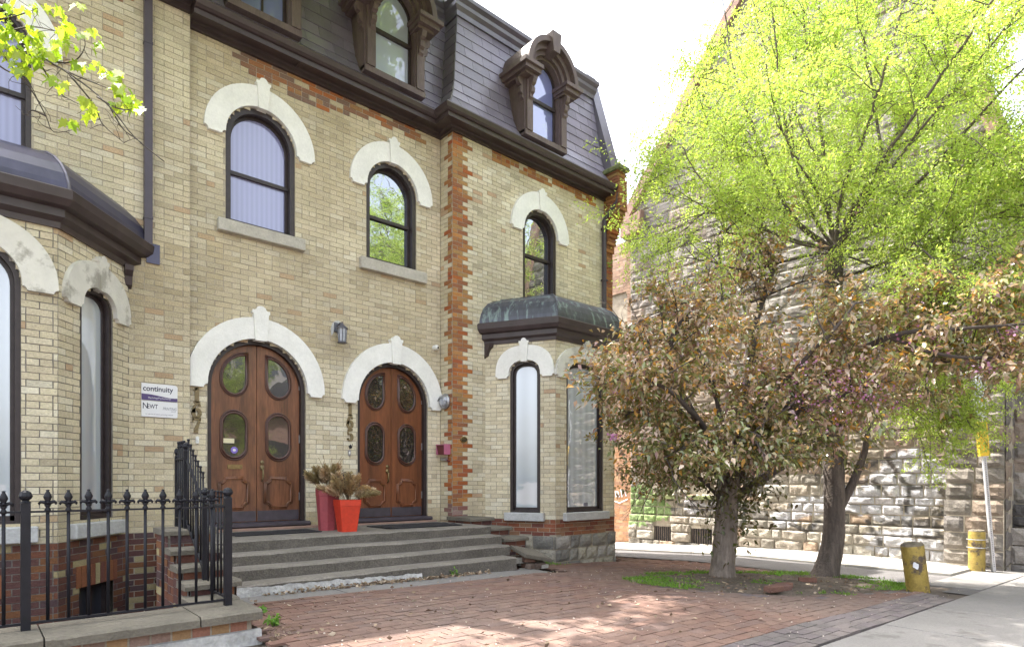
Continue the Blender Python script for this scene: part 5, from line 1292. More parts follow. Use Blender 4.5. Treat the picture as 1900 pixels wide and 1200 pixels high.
mb = MB(); mb.box(13.735, 14.5, 2.38, 3.24, -1.8, 3.7); mb.box(14.36, 18, -6, 2.4, -1.8, 4.65); mb.box(13.70, 14.4, 2.34, 3.28, 3.6, 3.75); mb.build('core', M['mortar'], Ch)
# lower brick building at the back of the lane
Br = thing('brick_building', (14.2, 14, -1.8), 'low reddish brown brick building at the far end of the lane', 'building')
FG = Fr((14.15, 0, 0), (0, 1, 0), (-1, 0, 0)); bm, mm = MB(), MB()
WO = Opening(11.35, .33, 3.9, 5.35, .12)
def colb(u, z): return rnd.choice([(.33, .22, .16), (.37, .25, .18), (.29, .19, .14), (.40, .30, .23)]) if z > 1 else rnd.choice([(.40, .22, .12), (.36, .19, .10), (.43, .27, .16), (.33, .19, .12)])
brickwall(FG, 10.8, 20, -2.3, 6.9, colb, (WO,), bm=bm, mm=mm, course=.085, blen=.25)
bm.build('wall', M['brick'], Br); mm.build('mortar_bed', M['mortar'], Br)
mb = MB(); mb.box(14.2, 19, 10.8, 20, -2.3, 6.85); mb.build('core', M['mortar'], Br)
mb = MB(); mb.fbox(FG, 11.0, 11.7, 3.9, 5.5, -.12, -.09); w_ = mb.build('window', M['g_cellar'], Br)
mb = MB(); mb.fbox(FG, 11.33, 11.37, 3.9, 5.4, -.09, -.06); mb.fbox(FG, 11.0, 11.7, 4.6, 4.65, -.09, -.06); mb.build('frame', M['frame'], w_)
mb = MB()
for P in ([(11.05, -.42), (11.12, -.25), (11.2, -.45), (11.25, -.22)], [(11.3, -.45), (11.35, -.3), (11.45, -.28), (11.42, -.45)], [(11.5, -.25), (11.52, -.45), (11.62, -.4)], [(11.0, -.5), (11.3, -.62), (11.65, -.52)]): ribbon(mb, FG, P, .035, .004, .008)
mb.build('white_scrawl', M['white'], Br)

# ------------------------------------------------------------------ trees
def fast(name, V, Fc, C_, mat, parent, loc=None):
    """V (n,3) points, Fc (m,k) polygons with k corners each, C_ (n,3) colours"""
    o_ = ORG[parent.name] if parent is not None else Vector(loc)
    me = bpy.data.meshes.new(name); V = (V - np.array(o_)).astype(np.float32); m, k = Fc.shape
    me.vertices.add(len(V)); me.vertices.foreach_set('co', V.ravel()); me.loops.add(m * k); me.loops.foreach_set('vertex_index', Fc.ravel().astype(np.int32))
    me.polygons.add(m); me.polygons.foreach_set('loop_start', np.arange(0, m * k, k, dtype=np.int32)); me.polygons.foreach_set('loop_total', np.full(m, k, dtype=np.int32))
    me.update(calc_edges=True); a = me.color_attributes.new('Col', 'FLOAT_COLOR', 'POINT'); c = np.ones((len(V), 4), dtype=np.float32); c[:, :3] = C_; a.data.foreach_set('color', c.ravel())
    me.materials.append(mat); o = bpy.data.objects.new(name, me); COL.objects.link(o)
    if parent is not None: o.parent = parent
    else: o.location = o_
    ORG[o.name] = o_
    return o
NR = np.random.default_rng(5)
def unit(a): return a / np.maximum(1e-9, np.linalg.norm(a, axis=1, keepdims=True))
def leafcloud(P, D, L, W, fold=.25, droop=.0, up=.5):
    """one folded diamond leaf per point: base, left, tip, right"""
    n = len(P); nrm = unit(NR.normal(size=(n, 3)) + np.array([0, 0, up])); S_ = unit(np.cross(D, nrm)); U = unit(np.cross(S_, D))
    L = L[:, None]; W = W[:, None]; tip = P + D * L; tip[:, 2] -= (droop * L)[:, 0]
    mid = P + D * L * .45
    V = np.stack([P, mid + S_ * W + U * W * fold, tip, mid - S_ * W + U * W * fold], 1).reshape(-1, 3)
    b = np.arange(n) * 4; T1 = np.stack([b, b + 1, b + 2], 1); T2 = np.stack([b, b + 2, b + 3], 1)
    return V, np.concatenate([T1, T2])
def curve(P, n):
    P = [Vector(p) for p in P]; out = []; m = len(P) - 1
    for i in range(m):
        p0, p1, p2, p3 = P[max(i - 1, 0)], P[i], P[i + 1], P[min(i + 2, m)]
        for k in range(n):
            t = k / n; out.append(.5 * ((2 * p1) + (p2 - p0) * t + (2 * p0 - 5 * p1 + 4 * p2 - p3) * t * t + (3 * p1 - p0 - 3 * p2 + p3) * t ** 3))
    return out + [P[-1]]
def shoot(rr, p, d, L, n, bend, wob):
    out = [p.copy()]; d = d.normalized()
    for k in range(n):
        d = (d + Vector((rr.gauss(0, wob), rr.gauss(0, wob), rr.gauss(0, wob) + bend))).normalized(); p = p + d * (L / n); out.append(p.copy())
    return out
def branchy(rr, limbs, tb, nsec, lsec, nter, lter, rsec, bend, start=.25, updown=.15):
    """secondary and tertiary twigs along the limbs; returns the twig paths that carry leaves"""
    tw = []
    for P, r0, r1 in limbs:
        L = curve(P, 5); R_ = np.linspace(r0, r1, len(L)); tb.tube([p + Vector((rr.gauss(0, .008), rr.gauss(0, .008), 0)) for p in L], list(R_), 7)
        for s_ in range(nsec):
            t = start + (1 - start) * (s_ + rr.random()) / nsec; i = min(len(L) - 2, int(t * (len(L) - 1))); p = L[i].lerp(L[i + 1], rr.random()); ax = (L[i + 1] - L[i]).normalized()
            o_ = Vector((rr.gauss(0, 1), rr.gauss(0, 1), rr.gauss(updown, .7))); d = ax * .6 + o_.normalized()
            Q = shoot(rr, p, d, rr.uniform(*lsec), 6, bend, .16); tb.tube(Q, list(np.linspace(rsec, .003, len(Q))), 5, cap=False); tw.append((Q, .35))
            for k in range(nter):
                i = rr.randint(1, len(Q) - 1); d2 = (Q[i] - Q[i - 1]).normalized() * .7 + Vector((rr.gauss(0, .7), rr.gauss(0, .7), rr.gauss(0, .6)))
                T_ = shoot(rr, Q[i], d2, rr.uniform(*lter), 4, bend, .2); tb.tube(T_, list(np.linspace(.0045, .0018, len(T_))), 3, cap=False); tw.append((T_, 1.0))
    return tw
def on_twigs(rr, tw, per, jit):
    P, D = [], []
    for Q, w in tw:
        n = int(per * w + rr.random())
        for k in range(n):
            t = rr.random() ** .8; i = min(len(Q) - 2, int(t * (len(Q) - 1))); p = Q[i].lerp(Q[i + 1], rr.random()); ax = (Q[i + 1] - Q[i]).normalized()
            P.append(p + Vector((rr.gauss(0, jit), rr.gauss(0, jit), rr.gauss(0, jit)))); D.append(ax * .5 + Vector((rr.gauss(0, .7), rr.gauss(0, .7), rr.gauss(0, .6))))
    return np.array(P), unit(np.array(D))
def palette(n, cols, w, jitter=.15):
    c = np.array(cols)[NR.choice(len(cols), n, p=np.array(w) / sum(w))] * NR.uniform(1 - jitter, 1 + jitter, (n, 1)); return np.repeat(c, 4, 0)
rr = random.Random(11)
# crabapple
A_ = lambda *q: [at(*p) for p in q]
T1 = thing('crabapple_tree', at(1340, 1078, 9.05), 'bronze leaved crabapple tree with pink blossom and a pale trunk in the grassy pit', 'tree')
limbs = [(A_((1355, 890, 9.05), (1300, 790, 8.9), (1255, 715, 8.7), (1245, 640, 8.6), (1270, 590, 8.6), (1330, 590, 8.8)), .07, .02),
 (A_((1355, 890, 9.05), (1375, 760, 9.1), (1395, 640, 9.2), (1420, 540, 9.3), (1440, 490, 9.3)), .075, .025),
 (A_((1358, 900, 9.05), (1430, 800, 8.8), (1540, 690, 8.3), (1650, 625, 7.8), (1780, 610, 7.4), (1915, 600, 7.0)), .07, .012),
 (A_((1355, 930, 9.05), (1440, 870, 9.2), (1500, 840, 9.4), (1570, 770, 9.6), (1660, 710, 9.6)), .08, .02),
 (A_((1350, 880, 9.05), (1330, 740, 9.6), (1290, 640, 9.9), (1240, 590, 10.1)), .05, .015),
 (A_((1350, 890, 9.05), (1310, 800, 8.4), (1260, 740, 7.9), (1215, 710, 7.7), (1185, 700, 7.6)), .05, .012),
 (A_((1355, 890, 9.05), (1400, 780, 8.4), (1470, 690, 7.9), (1540, 620, 7.6), (1590, 560, 7.5)), .05, .012),
 (A_((1540, 690, 8.3), (1640, 640, 8.4), (1760, 590, 8.2), (1890, 560, 7.9)), .03, .01),
 (A_((1430, 800, 8.8), (1540, 640, 8.6), (1640, 570, 8.4), (1740, 560, 8.2)), .035, .01),
 (A_((1650, 625, 7.8), (1760, 660, 7.5), (1880, 660, 7.2), (1960, 640, 7.0)), .025, .01),
 (A_((1245, 640, 8.6), (1225, 610, 8.5), (1200, 630, 8.3), (1185, 660, 8.2)), .025, .008),
 (A_((1420, 800, 8.8), (1560, 730, 8.8), (1700, 680, 8.6), (1810, 655, 8.3)), .04, .012),
 (A_((1345, 930, 9.05), (1290, 880, 8.8), (1250, 850, 8.5), (1225, 840, 8.4)), .04, .012),
 (A_((1355, 900, 9.0), (1330, 850, 8.5), (1280, 830, 8.1), (1230, 850, 7.9)), .04, .012),
 (A_((1360, 890, 9.0), (1400, 830, 8.4), (1450, 820, 8.0), (1490, 830, 7.9)), .04, .012),
 (A_((1355, 880, 9.0), (1360, 830, 8.3), (1380, 800, 7.9), (1410, 810, 7.7)), .04, .012),
 (A_((1345, 900, 9.0), (1260, 800, 9.4), (1200, 760, 9.6), (1160, 770, 9.6)), .04, .012),
 (A_((1350, 900, 9.0), (1300, 860, 9.6), (1250, 870, 9.9), (1210, 890, 10)), .04, .012),
 (A_((1370, 860, 9.0), (1470, 770, 8.3), (1560, 735, 7.9), (1640, 715, 7.7)), .04, .012)]
tb = MB(); tr = [at(1340, 1085, 9.05), at(1341, 1050, 9.05), at(1346, 990, 9.05), at(1350, 930, 9.05), at(1355, 885, 9.05)]
trunk = MB(); L = curve(tr, 5); trunk.tube([p + Vector((.012 * nz(i, 0), .012 * nz(i, 5), 0)) for i, p in enumerate(L)], [.24 - .06 * min(1, i / 5) - .03 * i / len(L) + .012 * nz(i * 1.7, 3) for i in range(len(L))], 16)
trunk.build('trunk', M['bark_a'], T1, smooth=True)
tw = branchy(rr, limbs, tb, 12, (.45, 1.05), 6, (.2, .5), .012, -.02, .28)
# leafless dead twigs at the top
dead = [(A_((1440, 490, 9.3), (1380, 500, 9.2), (1330, 488, 9.1), (1275, 478, 9.1)), .024, .008), (A_((1440, 490, 9.3), (1400, 440, 9.3), (1345, 430, 9.2), (1330, 390, 9.2), (1200, 348, 9.1)), .022, .004), (A_((1345, 430, 9.2), (1400, 388, 9.3), (1470, 385, 9.3), (1510, 340, 9.3)), .02, .004), (A_((1330, 440, 9.2), (1338, 500, 9.1), (1340, 560, 9.1)), .02, .015), (A_((1440, 490, 9.3), (1540, 470, 9.2), (1640, 500, 9.0), (1700, 520, 8.8)), .02, .006), (A_((1395, 560, 9.2), (1500, 520, 9.0), (1560, 540, 8.8)), .02, .006), (A_((1330, 590, 8.8), (1280, 560, 8.7), (1180, 600, 8.6), (1150, 640, 8.6)), .014, .004)]
branchy(rr, dead, tb, 12, (.3, .8), 6, (.12, .35), .007, .02, .1)
tb.build('branches', M['twig'], T1, smooth=True)
P, D = on_twigs(rr, tw, 25, .05); D[:, 2] -= .12; D = unit(D)
qx = VD[0] * P[:, 0] + VD[1] * P[:, 1]; qr = (VR[0] * P[:, 0] + VR[1] * P[:, 1]) / qx * 1140 + 950
ok = P[:, 2] > -.22 + .38 * np.clip((qr - 1290) / 60, 0, 1); P, D = P[ok], D[ok]
n = len(P); V, Fc = leafcloud(P, D, NR.uniform(.04, .118, n), NR.uniform(.014, .031, n), .2, .3, 1.5)
C_ = palette(n, [(.37, .265, .165), (.31, .26, .13), (.44, .31, .235), (.26, .27, .10), (.54, .30, .065), (.32, .20, .19), (.57, .46, .35), (.19, .23, .075)], [4, 3, 3, 3.4, 1.8, 1.6, 3, 3.2])
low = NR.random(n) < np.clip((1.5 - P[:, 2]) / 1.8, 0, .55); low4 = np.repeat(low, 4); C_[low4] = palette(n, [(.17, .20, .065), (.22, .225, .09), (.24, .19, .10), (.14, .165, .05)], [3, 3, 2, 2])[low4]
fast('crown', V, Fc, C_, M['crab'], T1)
# greener shoots low on the trunk
P = []; 
for k in range(1000):
    t = rr.random(); c = at(1335 + 50 * rr.random(), 880 + 150 * t * rr.random(), 9.0); s_ = .34 * (1 - .55 * t); P.append(c + Vector((rr.gauss(0, s_), rr.gauss(0, s_), rr.gauss(0, .14))))
P = np.array(P); D = unit(NR.normal(size=(len(P), 3)) + np.array([0, 0, -.4])); V, Fc = leafcloud(P, D, NR.uniform(.06, .11, len(P)), NR.uniform(.017, .03, len(P)), .3, .2)
fast('trunk_shoots', V, Fc, palette(len(P), [(.085, .10, .035), (.11, .115, .04), (.10, .075, .04), (.16, .15, .06)], [3, 3, 2, 1]), M['crab'], T1)
P = []
for (px, py, Z, k, s_) in ((1560, 705, 7.55, 80, .20), (1610, 725, 7.5, 70, .20), (1530, 745, 7.6, 70, .2), (1580, 765, 7.6, 50, .2), (1640, 735, 7.5, 50, .2), (1480, 760, 7.8, 30, .25), (1500, 690, 7.5, 30, .2), (1700, 650, 7.5, 30, .2), (1400, 680, 8, 25, .25), (1690, 560, 8, 30, .08), (1590, 393, 9.2, 22, .035), (1657, 403, 9.1, 20, .03), (1140, 812, 7.6, 30, .035), (1142, 724, 7.6, 14, .025), (1880, 620, 7.1, 40, .07), (1830, 690, 7.3, 40, .1), (1455, 725, 8, 20, .04), (1350, 760, 8.4, 18, .03)):
    c = at(px, py, Z)
    for q in range(k): P.append(c + Vector((rr.gauss(0, s_), rr.gauss(0, s_), rr.gauss(0, s_ * .7))))
P = np.array(P); D = unit(NR.normal(size=(len(P), 3))); V, Fc = leafcloud(P, D, NR.uniform(.03, .05, len(P)), NR.uniform(.012, .02, len(P)), .3)
fast('blossom', V, Fc, palette(len(P), [(.45, .19, .33), (.52, .28, .42), (.36, .14, .26), (.62, .42, .52)], [3, 2, 2, 1]), M['bloom'], T1)
# locust
T2 = thing('locust_tree', at(1535, 1078, 9.6), 'tall locust tree with a dark furrowed trunk and fresh yellow green feathery leaves', 'tree')
tr = [at(1528, 1086, 9.6), at(1533, 1060, 9.6), at(1546, 1000, 9.6), at(1548, 920, 9.6), at(1546, 840, 9.6), at(1541, 700, 9.6), at(1545, 560, 9.6), at(1549, 465, 9.6)]
L = curve(tr, 5); trunk = MB(); trunk.tube(L, [.30 * math.exp(-i * .42) + .165 - .035 * i / len(L) + .008 * nz(i * 1.3, 9) for i in range(len(L))], 18)
trunk.tube(curve(A_((1556, 945, 9.6), (1580, 900, 9.55), (1600, 850, 9.5), (1612, 800, 9.5)), 4), [.075, .075, .07, .07, .065, .065, .06, .06, .055, .055, .05, .05, .045], 8)
trunk.build('trunk', M['bark_b'], T2, smooth=True)
F0 = (1549, 465, 9.6)
limbs = [(A_(F0, (1430, 430, 9.2), (1340, 400, 8.9), (1300, 400, 8.7), (1262, 440, 8.6)), .03, .006),
 (A_((1470, 400, 9.4), (1400, 280, 9.5), (1350, 250, 9.5), (1310, 240, 9.5), (1275, 290, 9.5)), .03, .006),
 (A_((1530, 320, 9.6), (1460, 180, 9.9), (1410, 60, 10.2), (1385, -60, 10.4)), .04, .012),
 (A_((1690, 190, 9.6), (1760, 90, 9.3), (1840, -10, 9.0), (1890, -80, 8.9)), .04, .012),
 (A_((1740, 300, 8.5), (1830, 300, 8.0), (1920, 330, 7.7)), .025, .006),
 (A_(F0, (1700, 460, 8.8), (1800, 450, 8.1), (1900, 500, 7.6)), .03, .006),
 (A_((1650, 480, 9.1), (1730, 560, 9.3), (1810, 600, 9.3), (1880, 660, 9.2)), .025, .006),
 (A_((1718, 70, 9.6), (1780, 20, 9.8), (1860, -20, 10), (1920, -30, 10.2)), .03, .01),
 (A_(F0, (1560, 360, 9.3), (1600, 260, 8.9), (1640, 130, 8.5), (1690, -40, 8.2)), .05, .015),
 (A_(F0, (1610, 340, 9.0), (1720, 180, 8.2), (1830, 20, 7.6), (1900, -100, 7.3)), .05, .015),
 (A_(F0, (1640, 330, 8.9), (1800, 130, 7.9), (1960, -60, 7.2)), .045, .012),
 (A_(F0, (1500, 380, 9.5), (1460, 250, 9.4), (1440, 100, 9.4), (1430, -40, 9.5)), .045, .012),
 (A_(F0, (1480, 420, 9.8), (1390, 330, 10), (1330, 230, 10.1), (1300, 160, 10.2)), .04, .008),
 (A_((1640, 300, 9.6), (1620, 180, 9.8), (1600, 60, 10), (1590, -60, 10.2)), .04, .012),
 (A_(F0, (1700, 400, 9.4), (1800, 360, 9.2), (1880, 330, 9.0)), .04, .01),
 (A_((1600, 600, 9.4), (1700, 560, 9.0), (1800, 500, 8.6), (1900, 480, 8.3)), .03, .008),
 (A_(F0, (1540, 400, 9.6), (1530, 320, 9.6), (1521, 215, 9.6), (1500, 100, 9.6), (1480, -60, 9.7)), .075, .02),
 (A_(F0, (1580, 400, 9.6), (1640, 300, 9.6), (1690, 190, 9.6), (1718, 70, 9.6), (1745, -60, 9.6)), .115, .03),
 (A_(F0, (1640, 400, 9.1), (1740, 300, 8.5), (1850, 180, 7.9), (1960, 60, 7.3)), .06, .012),
 (A_(F0, (1470, 400, 9.4), (1430, 320, 9.3), (1395, 230, 9.2), (1360, 130, 9.2), (1345, 20, 9.2)), .05, .01),
 (A_(F0, (1450, 440, 9.1), (1360, 380, 8.8), (1300, 330, 8.6), (1265, 270, 8.5)), .04, .008),
 (A_((1521, 215, 9.6), (1548, 100, 9.7), (1570, -50, 9.8)), .035, .012),
 (A_(F0, (1560, 380, 10.3), (1600, 250, 11), (1650, 110, 11.6), (1680, -30, 12)), .06, .012),
 (A_((1547, 520, 9.6), (1660, 480, 9.1), (1790, 420, 8.5), (1900, 380, 8.0)), .045, .01),
 (A_((1545, 560, 9.6), (1650, 590, 9.5), (1750, 660, 9.3), (1840, 740, 9.1)), .035, .006),
 (A_((1650, 280, 9.6), (1730, 230, 9.5), (1810, 110, 9.4), (1890, 10, 9.3)), .05, .012),
 (A_((1540, 400, 9.6), (1500, 330, 9.0), (1450, 240, 8.4), (1420, 120, 7.9)), .04, .01),
 (A_((1610, 350, 9.6), (1700, 360, 9.0), (1800, 330, 8.4), (1890, 280, 7.9)), .04, .01),
 (A_((1612, 800, 9.5), (1650, 740, 9.4), (1720, 760, 9.2), (1790, 790, 9.0)), .03, .006),
 (A_(F0, (1600, 420, 9.0), (1680, 440, 8.3), (1780, 520, 7.8), (1860, 560, 7.5)), .035, .008),
 (A_((1560, 380, 10.3), (1480, 280, 10.8), (1440, 150, 11.2), (1420, 20, 11.5)), .04, .01)]
limbs = [(q, a_ * (.95 if a_ > .1 else .6), b_ * .8) for q, a_, b_ in limbs]
tb = MB(); tw = branchy(rr, limbs, tb, 15, (.5, 1.4), 7, (.25, .7), .008, -.055, .22, .05)
tb.build('branches', M['bark_b'], T2, smooth=True)
P, D = on_twigs(rr, tw, 66, .05); D[:, 2] -= .25; D = unit(D); n = len(P)
V, Fc = leafcloud(P, D, NR.uniform(.024, .060, n), NR.uniform(.0065, .0138, n), .2, .15)
C_ = palette(n, [(.38, .50, .10), (.45, .55, .14), (.33, .45, .08), (.50, .57, .18), (.42, .45, .11)], [3, 3, 2, 1.5, 1], .18)
fast('crown', V, Fc, C_, M['locust'], T2)
# maple at the left, one low branch hanging into view
T3 = thing('maple_tree', (-2.3, 3.7, -1.2), 'maple tree at the left edge whose young star leaved branch hangs before the wall', 'tree')
trunk = MB(); trunk.tube(curve([(-2.3, 3.7, -1.25), (-2.32, 3.72, .5), (-2.25, 3.8, 2.4), (-2.3, 3.75, 5)], 4), [.24] * 4 + [.2] * 4 + [.16] * 4 + [.1], 12); trunk.build('trunk', M['bark_b'], T3, smooth=True)
tb = MB(); main = curve([(-2.25, 3.8, 2.4), (-1.2, 4.6, 3.3)] + A_((-60, 55, 5.3), (60, 98, 5.2), (150, 152, 5.1), (205, 200, 5.05), (250, 255, 5.0), (305, 300, 5.0)), 4); tb.tube(main, [.05 * max(.05, 1 - i / (len(main) * .42)) + .006 * (1 - i / len(main)) + .001 for i in range(len(main))], 6)
side = [((-20, 70), (20, 120), (60, 170), (85, 215), (100, 245), (140, 240)), ((40, 92), (100, 115), (140, 112), (158, 84), (150, 60)), ((95, 118), (140, 140), (190, 160), (235, 178)), ((130, 140), (175, 195), (190, 230), (230, 265)), ((-20, 40), (30, 30), (70, 15)), ((-30, 100), (10, 130), (50, 150), (70, 185)), ((180, 180), (215, 200), (245, 205)), ((60, 98), (110, 170), (130, 185), (160, 200)), ((10, 60), (60, 50), (110, 60)), ((205, 200), (225, 235), (240, 250)), ((-30, 60), (0, 20), (20, -20)), ((85, 215), (60, 205), (50, 215))]
tips = []
for sd in side:
    Zs = 5.15 + rr.uniform(-.15, .15); Q = curve([at(a_, b_, Zs) for a_, b_ in sd], 4); tb.tube(Q, list(np.linspace(.009, .002, len(Q))), 5); tips.append(Q)
    for k in range(5):
        i = rr.randint(2, len(Q) - 1); T_ = shoot(rr, Q[i], Vector((rr.gauss(0, 1), rr.gauss(0, 1), rr.gauss(-.1, .6))), rr.uniform(.06, .22), 4, .0, .25); tb.tube(T_, [.003, .0025, .002, .002, .0015], 4)
top = curve([(-2.28, 3.77, 4.6), (-.6, 4.8, 6.3), (1.6, 6.0, 7.3), (3.6, 6.8, 7.9), (5.6, 7.2, 8.2)], 5); tb.tube(top, list(np.linspace(.09, .015, len(top))), 7); over = []  # unseen overhead limbs, added to shade the forecourt paving
top2 = curve([(-2.28, 3.77, 4.8), (-.8, 5.4, 7.6), (1.5, 7.0, 8.9), (3.8, 7.6, 9.6), (6.6, 7.5, 9.9)], 5); tb.tube(top2, list(np.linspace(.08, .012, len(top2))), 7)
top3 = curve([(-.8, 5.4, 7.6), (1.2, 7.2, 9.2), (3.4, 8.3, 10.0), (6.0, 8.5, 10.4)], 6); tb.tube(top3, list(np.linspace(.06, .012, len(top3))), 7)
for k in range(110):
    tl = (top, top2, top3)[k % 3]; i = rr.randint(8 if k % 2 else 13, len(tl) - 1); Q = shoot(rr, tl[i], Vector((rr.gauss(0, 1), rr.gauss(0, 1), rr.gauss(.3, .3))), rr.uniform(.7, 1.5), 5, .03, .15); tb.tube(Q, list(np.linspace(.016, .004, len(Q))), 4); over += [q for q in Q]
tb.build('branches', M['twig'], T3, smooth=True)
STAR = [(0, 0), (.30, -.06), (.24, .12), (.52, .16), (.36, .34), (.50, .58), (.24, .56), (.0, 1.0), (-.24, .56), (-.50, .58), (-.36, .34), (-.52, .16), (-.24, .12), (-.30, -.06)]
def stars(cs):
    V, Fc, C_ = [], [], []
    for c, s_, fac in cs:
        d = Vector((rr.gauss(0, .5), rr.gauss(0, .5), -.55)).normalized(); nn = Vector((rr.gauss(0, .5), -.5 + rr.gauss(0, .4), .8)).normalized(); sd = d.cross(nn).normalized(); up = sd.cross(d); b = len(V); col = np.array(rr.choice([(.33, .44, .035), (.40, .48, .05), (.26, .38, .03), (.46, .52, .09)])) * rr.uniform(.85, 1.15)
        for a_, q in STAR: V.append(np.array(c + sd * a_ * s_ + d * q * s_ + up * s_ * (.22 * abs(a_) - .25 * q * q))); C_.append(col)
        Fc.append([b + i for i in range(14)])
    return np.array(V), np.array(Fc), np.array(C_)
cs = []
for (px, py, k, sp) in ((20, 20, 9, 22), (60, 15, 5, 18), (15, 60, 10, 24), (55, 60, 8, 20), (20, 95, 8, 22), (60, 100, 8, 18), (45, 120, 5, 14), (85, 90, 6, 14), (110, 75, 3, 10), (125, 50, 4, 12), (165, 58, 4, 10), (180, 85, 3, 8), (130, 85, 3, 10), (150, 120, 3, 8), (185, 125, 5, 14), (205, 140, 5, 12), (225, 165, 6, 14), (245, 185, 6, 12), (258, 198, 4, 8), (212, 190, 3, 8), (160, 190, 4, 12), (165, 205, 3, 10), (120, 160, 3, 10), (90, 140, 4, 12), (135, 225, 2, 5), (150, 5, 2, 10), (100, 20, 3, 16)):
    for q in range(int(k * 2.1)): cs.append((at(px + rr.gauss(0, sp * .6), py + rr.gauss(0, sp * .5), 5.12 + rr.gauss(0, .12)), rr.uniform(.05, .11), 1))
k = 0
while k < 1500:
    p = Vector((-2.6 + rr.gauss(0, 1.1), 3.4 + rr.gauss(0, 1.1), 5.2 + rr.gauss(0, 1.3))); Z = VD[0] * p.x + VD[1] * p.y; k += 1
    if Z > .3:
        a_, b_ = topix(*p)
        if a_ > -60 and b_ > -60: continue
    cs.append((p, rr.uniform(.1, .17), 1))
for q in over:  # leaves of the added shading limbs, kept above the frame
    for k in range(17):
        p = q + Vector((rr.gauss(0, .42), rr.gauss(0, .42), rr.gauss(0, .2))); a_, b_ = topix(*p)
        if b_ < -45 and (p.y < 8.3 or (p.z > 9.2 and p.y < 9.6)): cs.append((p, rr.uniform(.13, .21), 1))
fast('crown', *stars(cs), M['maple'], T3)
# ------------------------------------------------------------------ grass, weeds, litter, cable
P = []
for k in range(60000):
    x, y = rr.uniform(6.2, 10.4), rr.uniform(2.5, 5.6); p = pit(x, y)
    m = nz(x * 1.6, y * 1.6, 17) + .5 * nz(x * 5, y * 5, 18)
    dens = .10 + (.5 if p > -.35 and y > 4.1 else 0) + (.45 if x > 8.9 and p > -.5 else 0) - (.3 if 7 < x < 9.2 and y < 3.9 and p < -.2 else 0)
    if p < .22 and m + dens > .42 and rr.random() < .8: P.append((x, y, g(x, y) + .02))
    if len(P) > 9000: break
for k in range(500): x, y = rr.uniform(6.7, 7.5), rr.uniform(7.0, 7.5); P.append((x, min(y, 8.5 - (x - 6.6) * 1.9 + .45), g(x, y) + .0)) if nz(x * 3, 4) > -.05 else None
P = np.array([p for p in P if p]); D = unit(NR.normal(size=(len(P), 3)) * np.array([.55, .55, .2]) + np.array([0, 0, .8])); V, Fc = leafcloud(P, D, NR.uniform(.025, .07, len(P)), NR.uniform(.003, .007, len(P)), .2, .1)
tag(fast('grass', V, Fc, palette(len(P), [(.13, .26, .03), (.18, .32, .04), (.22, .33, .06), (.10, .20, .03)], [3, 3, 1, 2]), M['grass'], None, (8.4, 4, -1.45)), 'short bright green grass growing in the tree pit', 'grass', kind='stuff')
P = []
for k in range(900): x = rr.uniform(2.3, 5.3); P.append((x, 6.50 - abs(rr.gauss(0, .05)) - .01, g(x, 6.5) + .018 + .03 * rr.random())) if rr.random() < .3 + .7 * math.exp(-((x - 3.9) / .9) ** 2) else None
for k in range(700): P.append((1.70 + abs(rr.gauss(0, .16)), rr.uniform(4.6, 6.4), g(1.8) - .02 + .03 * rr.random()))
for k in range(350): x, y = rr.uniform(6.7, 10), rr.uniform(2.8, 5.2); P.append((x, y, g(x, y) + .05)) if pit(x, y) < .1 else None
for k in range(120): x = rr.uniform(2.1, 5.5); P.append((x, rr.choice([7.42, 7.12, 6.82]) - .01, 0)) if False else None
for k in range(160): x, y = rr.uniform(1.9, 7), rr.uniform(2.6, 6.2); P.append((x, y, g(x, y) + .025))
P = np.array([p for p in P if p]); n = len(P); D = unit(NR.normal(size=(n, 3)) * np.array([1, 1, .25])); V, Fc = leafcloud(P, D, NR.uniform(.03, .07, n), NR.uniform(.008, .02, n), .4, .0)
tag(fast('leaf_litter', V, Fc, palette(n, [(.22, .155, .10), (.30, .23, .155), (.16, .105, .07), (.36, .29, .21)], [3, 3, 2, 1]), M['litter'], None, (3, 6, -1.2)), 'brown dead leaves gathered at the foot of the steps and the wall', 'leaf litter', kind='stuff')
P = []
for k in range(720): x, y = rr.uniform(1.9, 10), rr.uniform(2.1, 6.2); P.append((x, y, g(x, y) + .024)) if pit(x, y) > .1 else None
P = np.array([p for p in P if p]); n = len(P); D = unit(NR.normal(size=(n, 3)) * np.array([1, 1, .1])); V, Fc = leafcloud(P, D, NR.uniform(.012, .024, n), NR.uniform(.004, .008, n), .2)
tag(fast('fallen_petals', V, Fc, palette(n, [(.55, .48, .42), (.50, .36, .34), (.42, .38, .28)], [3, 1, 1]), M['litter'], None, (5, 4, -1.2)), 'pale fallen petals scattered over the brick paving', 'petals', kind='stuff')
def weed(x, y, z, n, s_, label, col, up=.8, big=.05):
    T = thing('weed', (x, y, z), label, 'weed'); tb = MB(); P, D = [], []
    for k in range(max(3, n // 12)):
        Q = shoot(rr, Vector((x + rr.gauss(0, s_ * .3), y + rr.gauss(0, s_ * .3), z)), Vector((rr.gauss(0, .6), rr.gauss(0, .6), up)), s_ * rr.uniform(.8, 2.2), 5, .02, .2); tb.tube(Q, [.003, .003, .0025, .002, .002, .0015], 4)
        for q in range(12): i = rr.randint(1, 5); P.append(Q[i]); D.append(Vector((rr.gauss(0, 1), rr.gauss(0, 1), rr.gauss(.2, .6))))
    tb.build('stems', M['twig'], T); P = np.array(P); D = unit(np.array(D)); V, Fc = leafcloud(P, D, NR.uniform(big * .6, big * 1.2, len(P)), NR.uniform(big * .2, big * .35, len(P)), .2, .1); fast('leaves', V, Fc, palette(len(P), [col, tuple(c * 1.3 for c in col)], [1, 1]), M['grass'], T)
weed(10.42, 8.27, 6.72, 60, .18, 'green weed sprouting on the mossy cap of the orange pier', (.20, .34, .05))
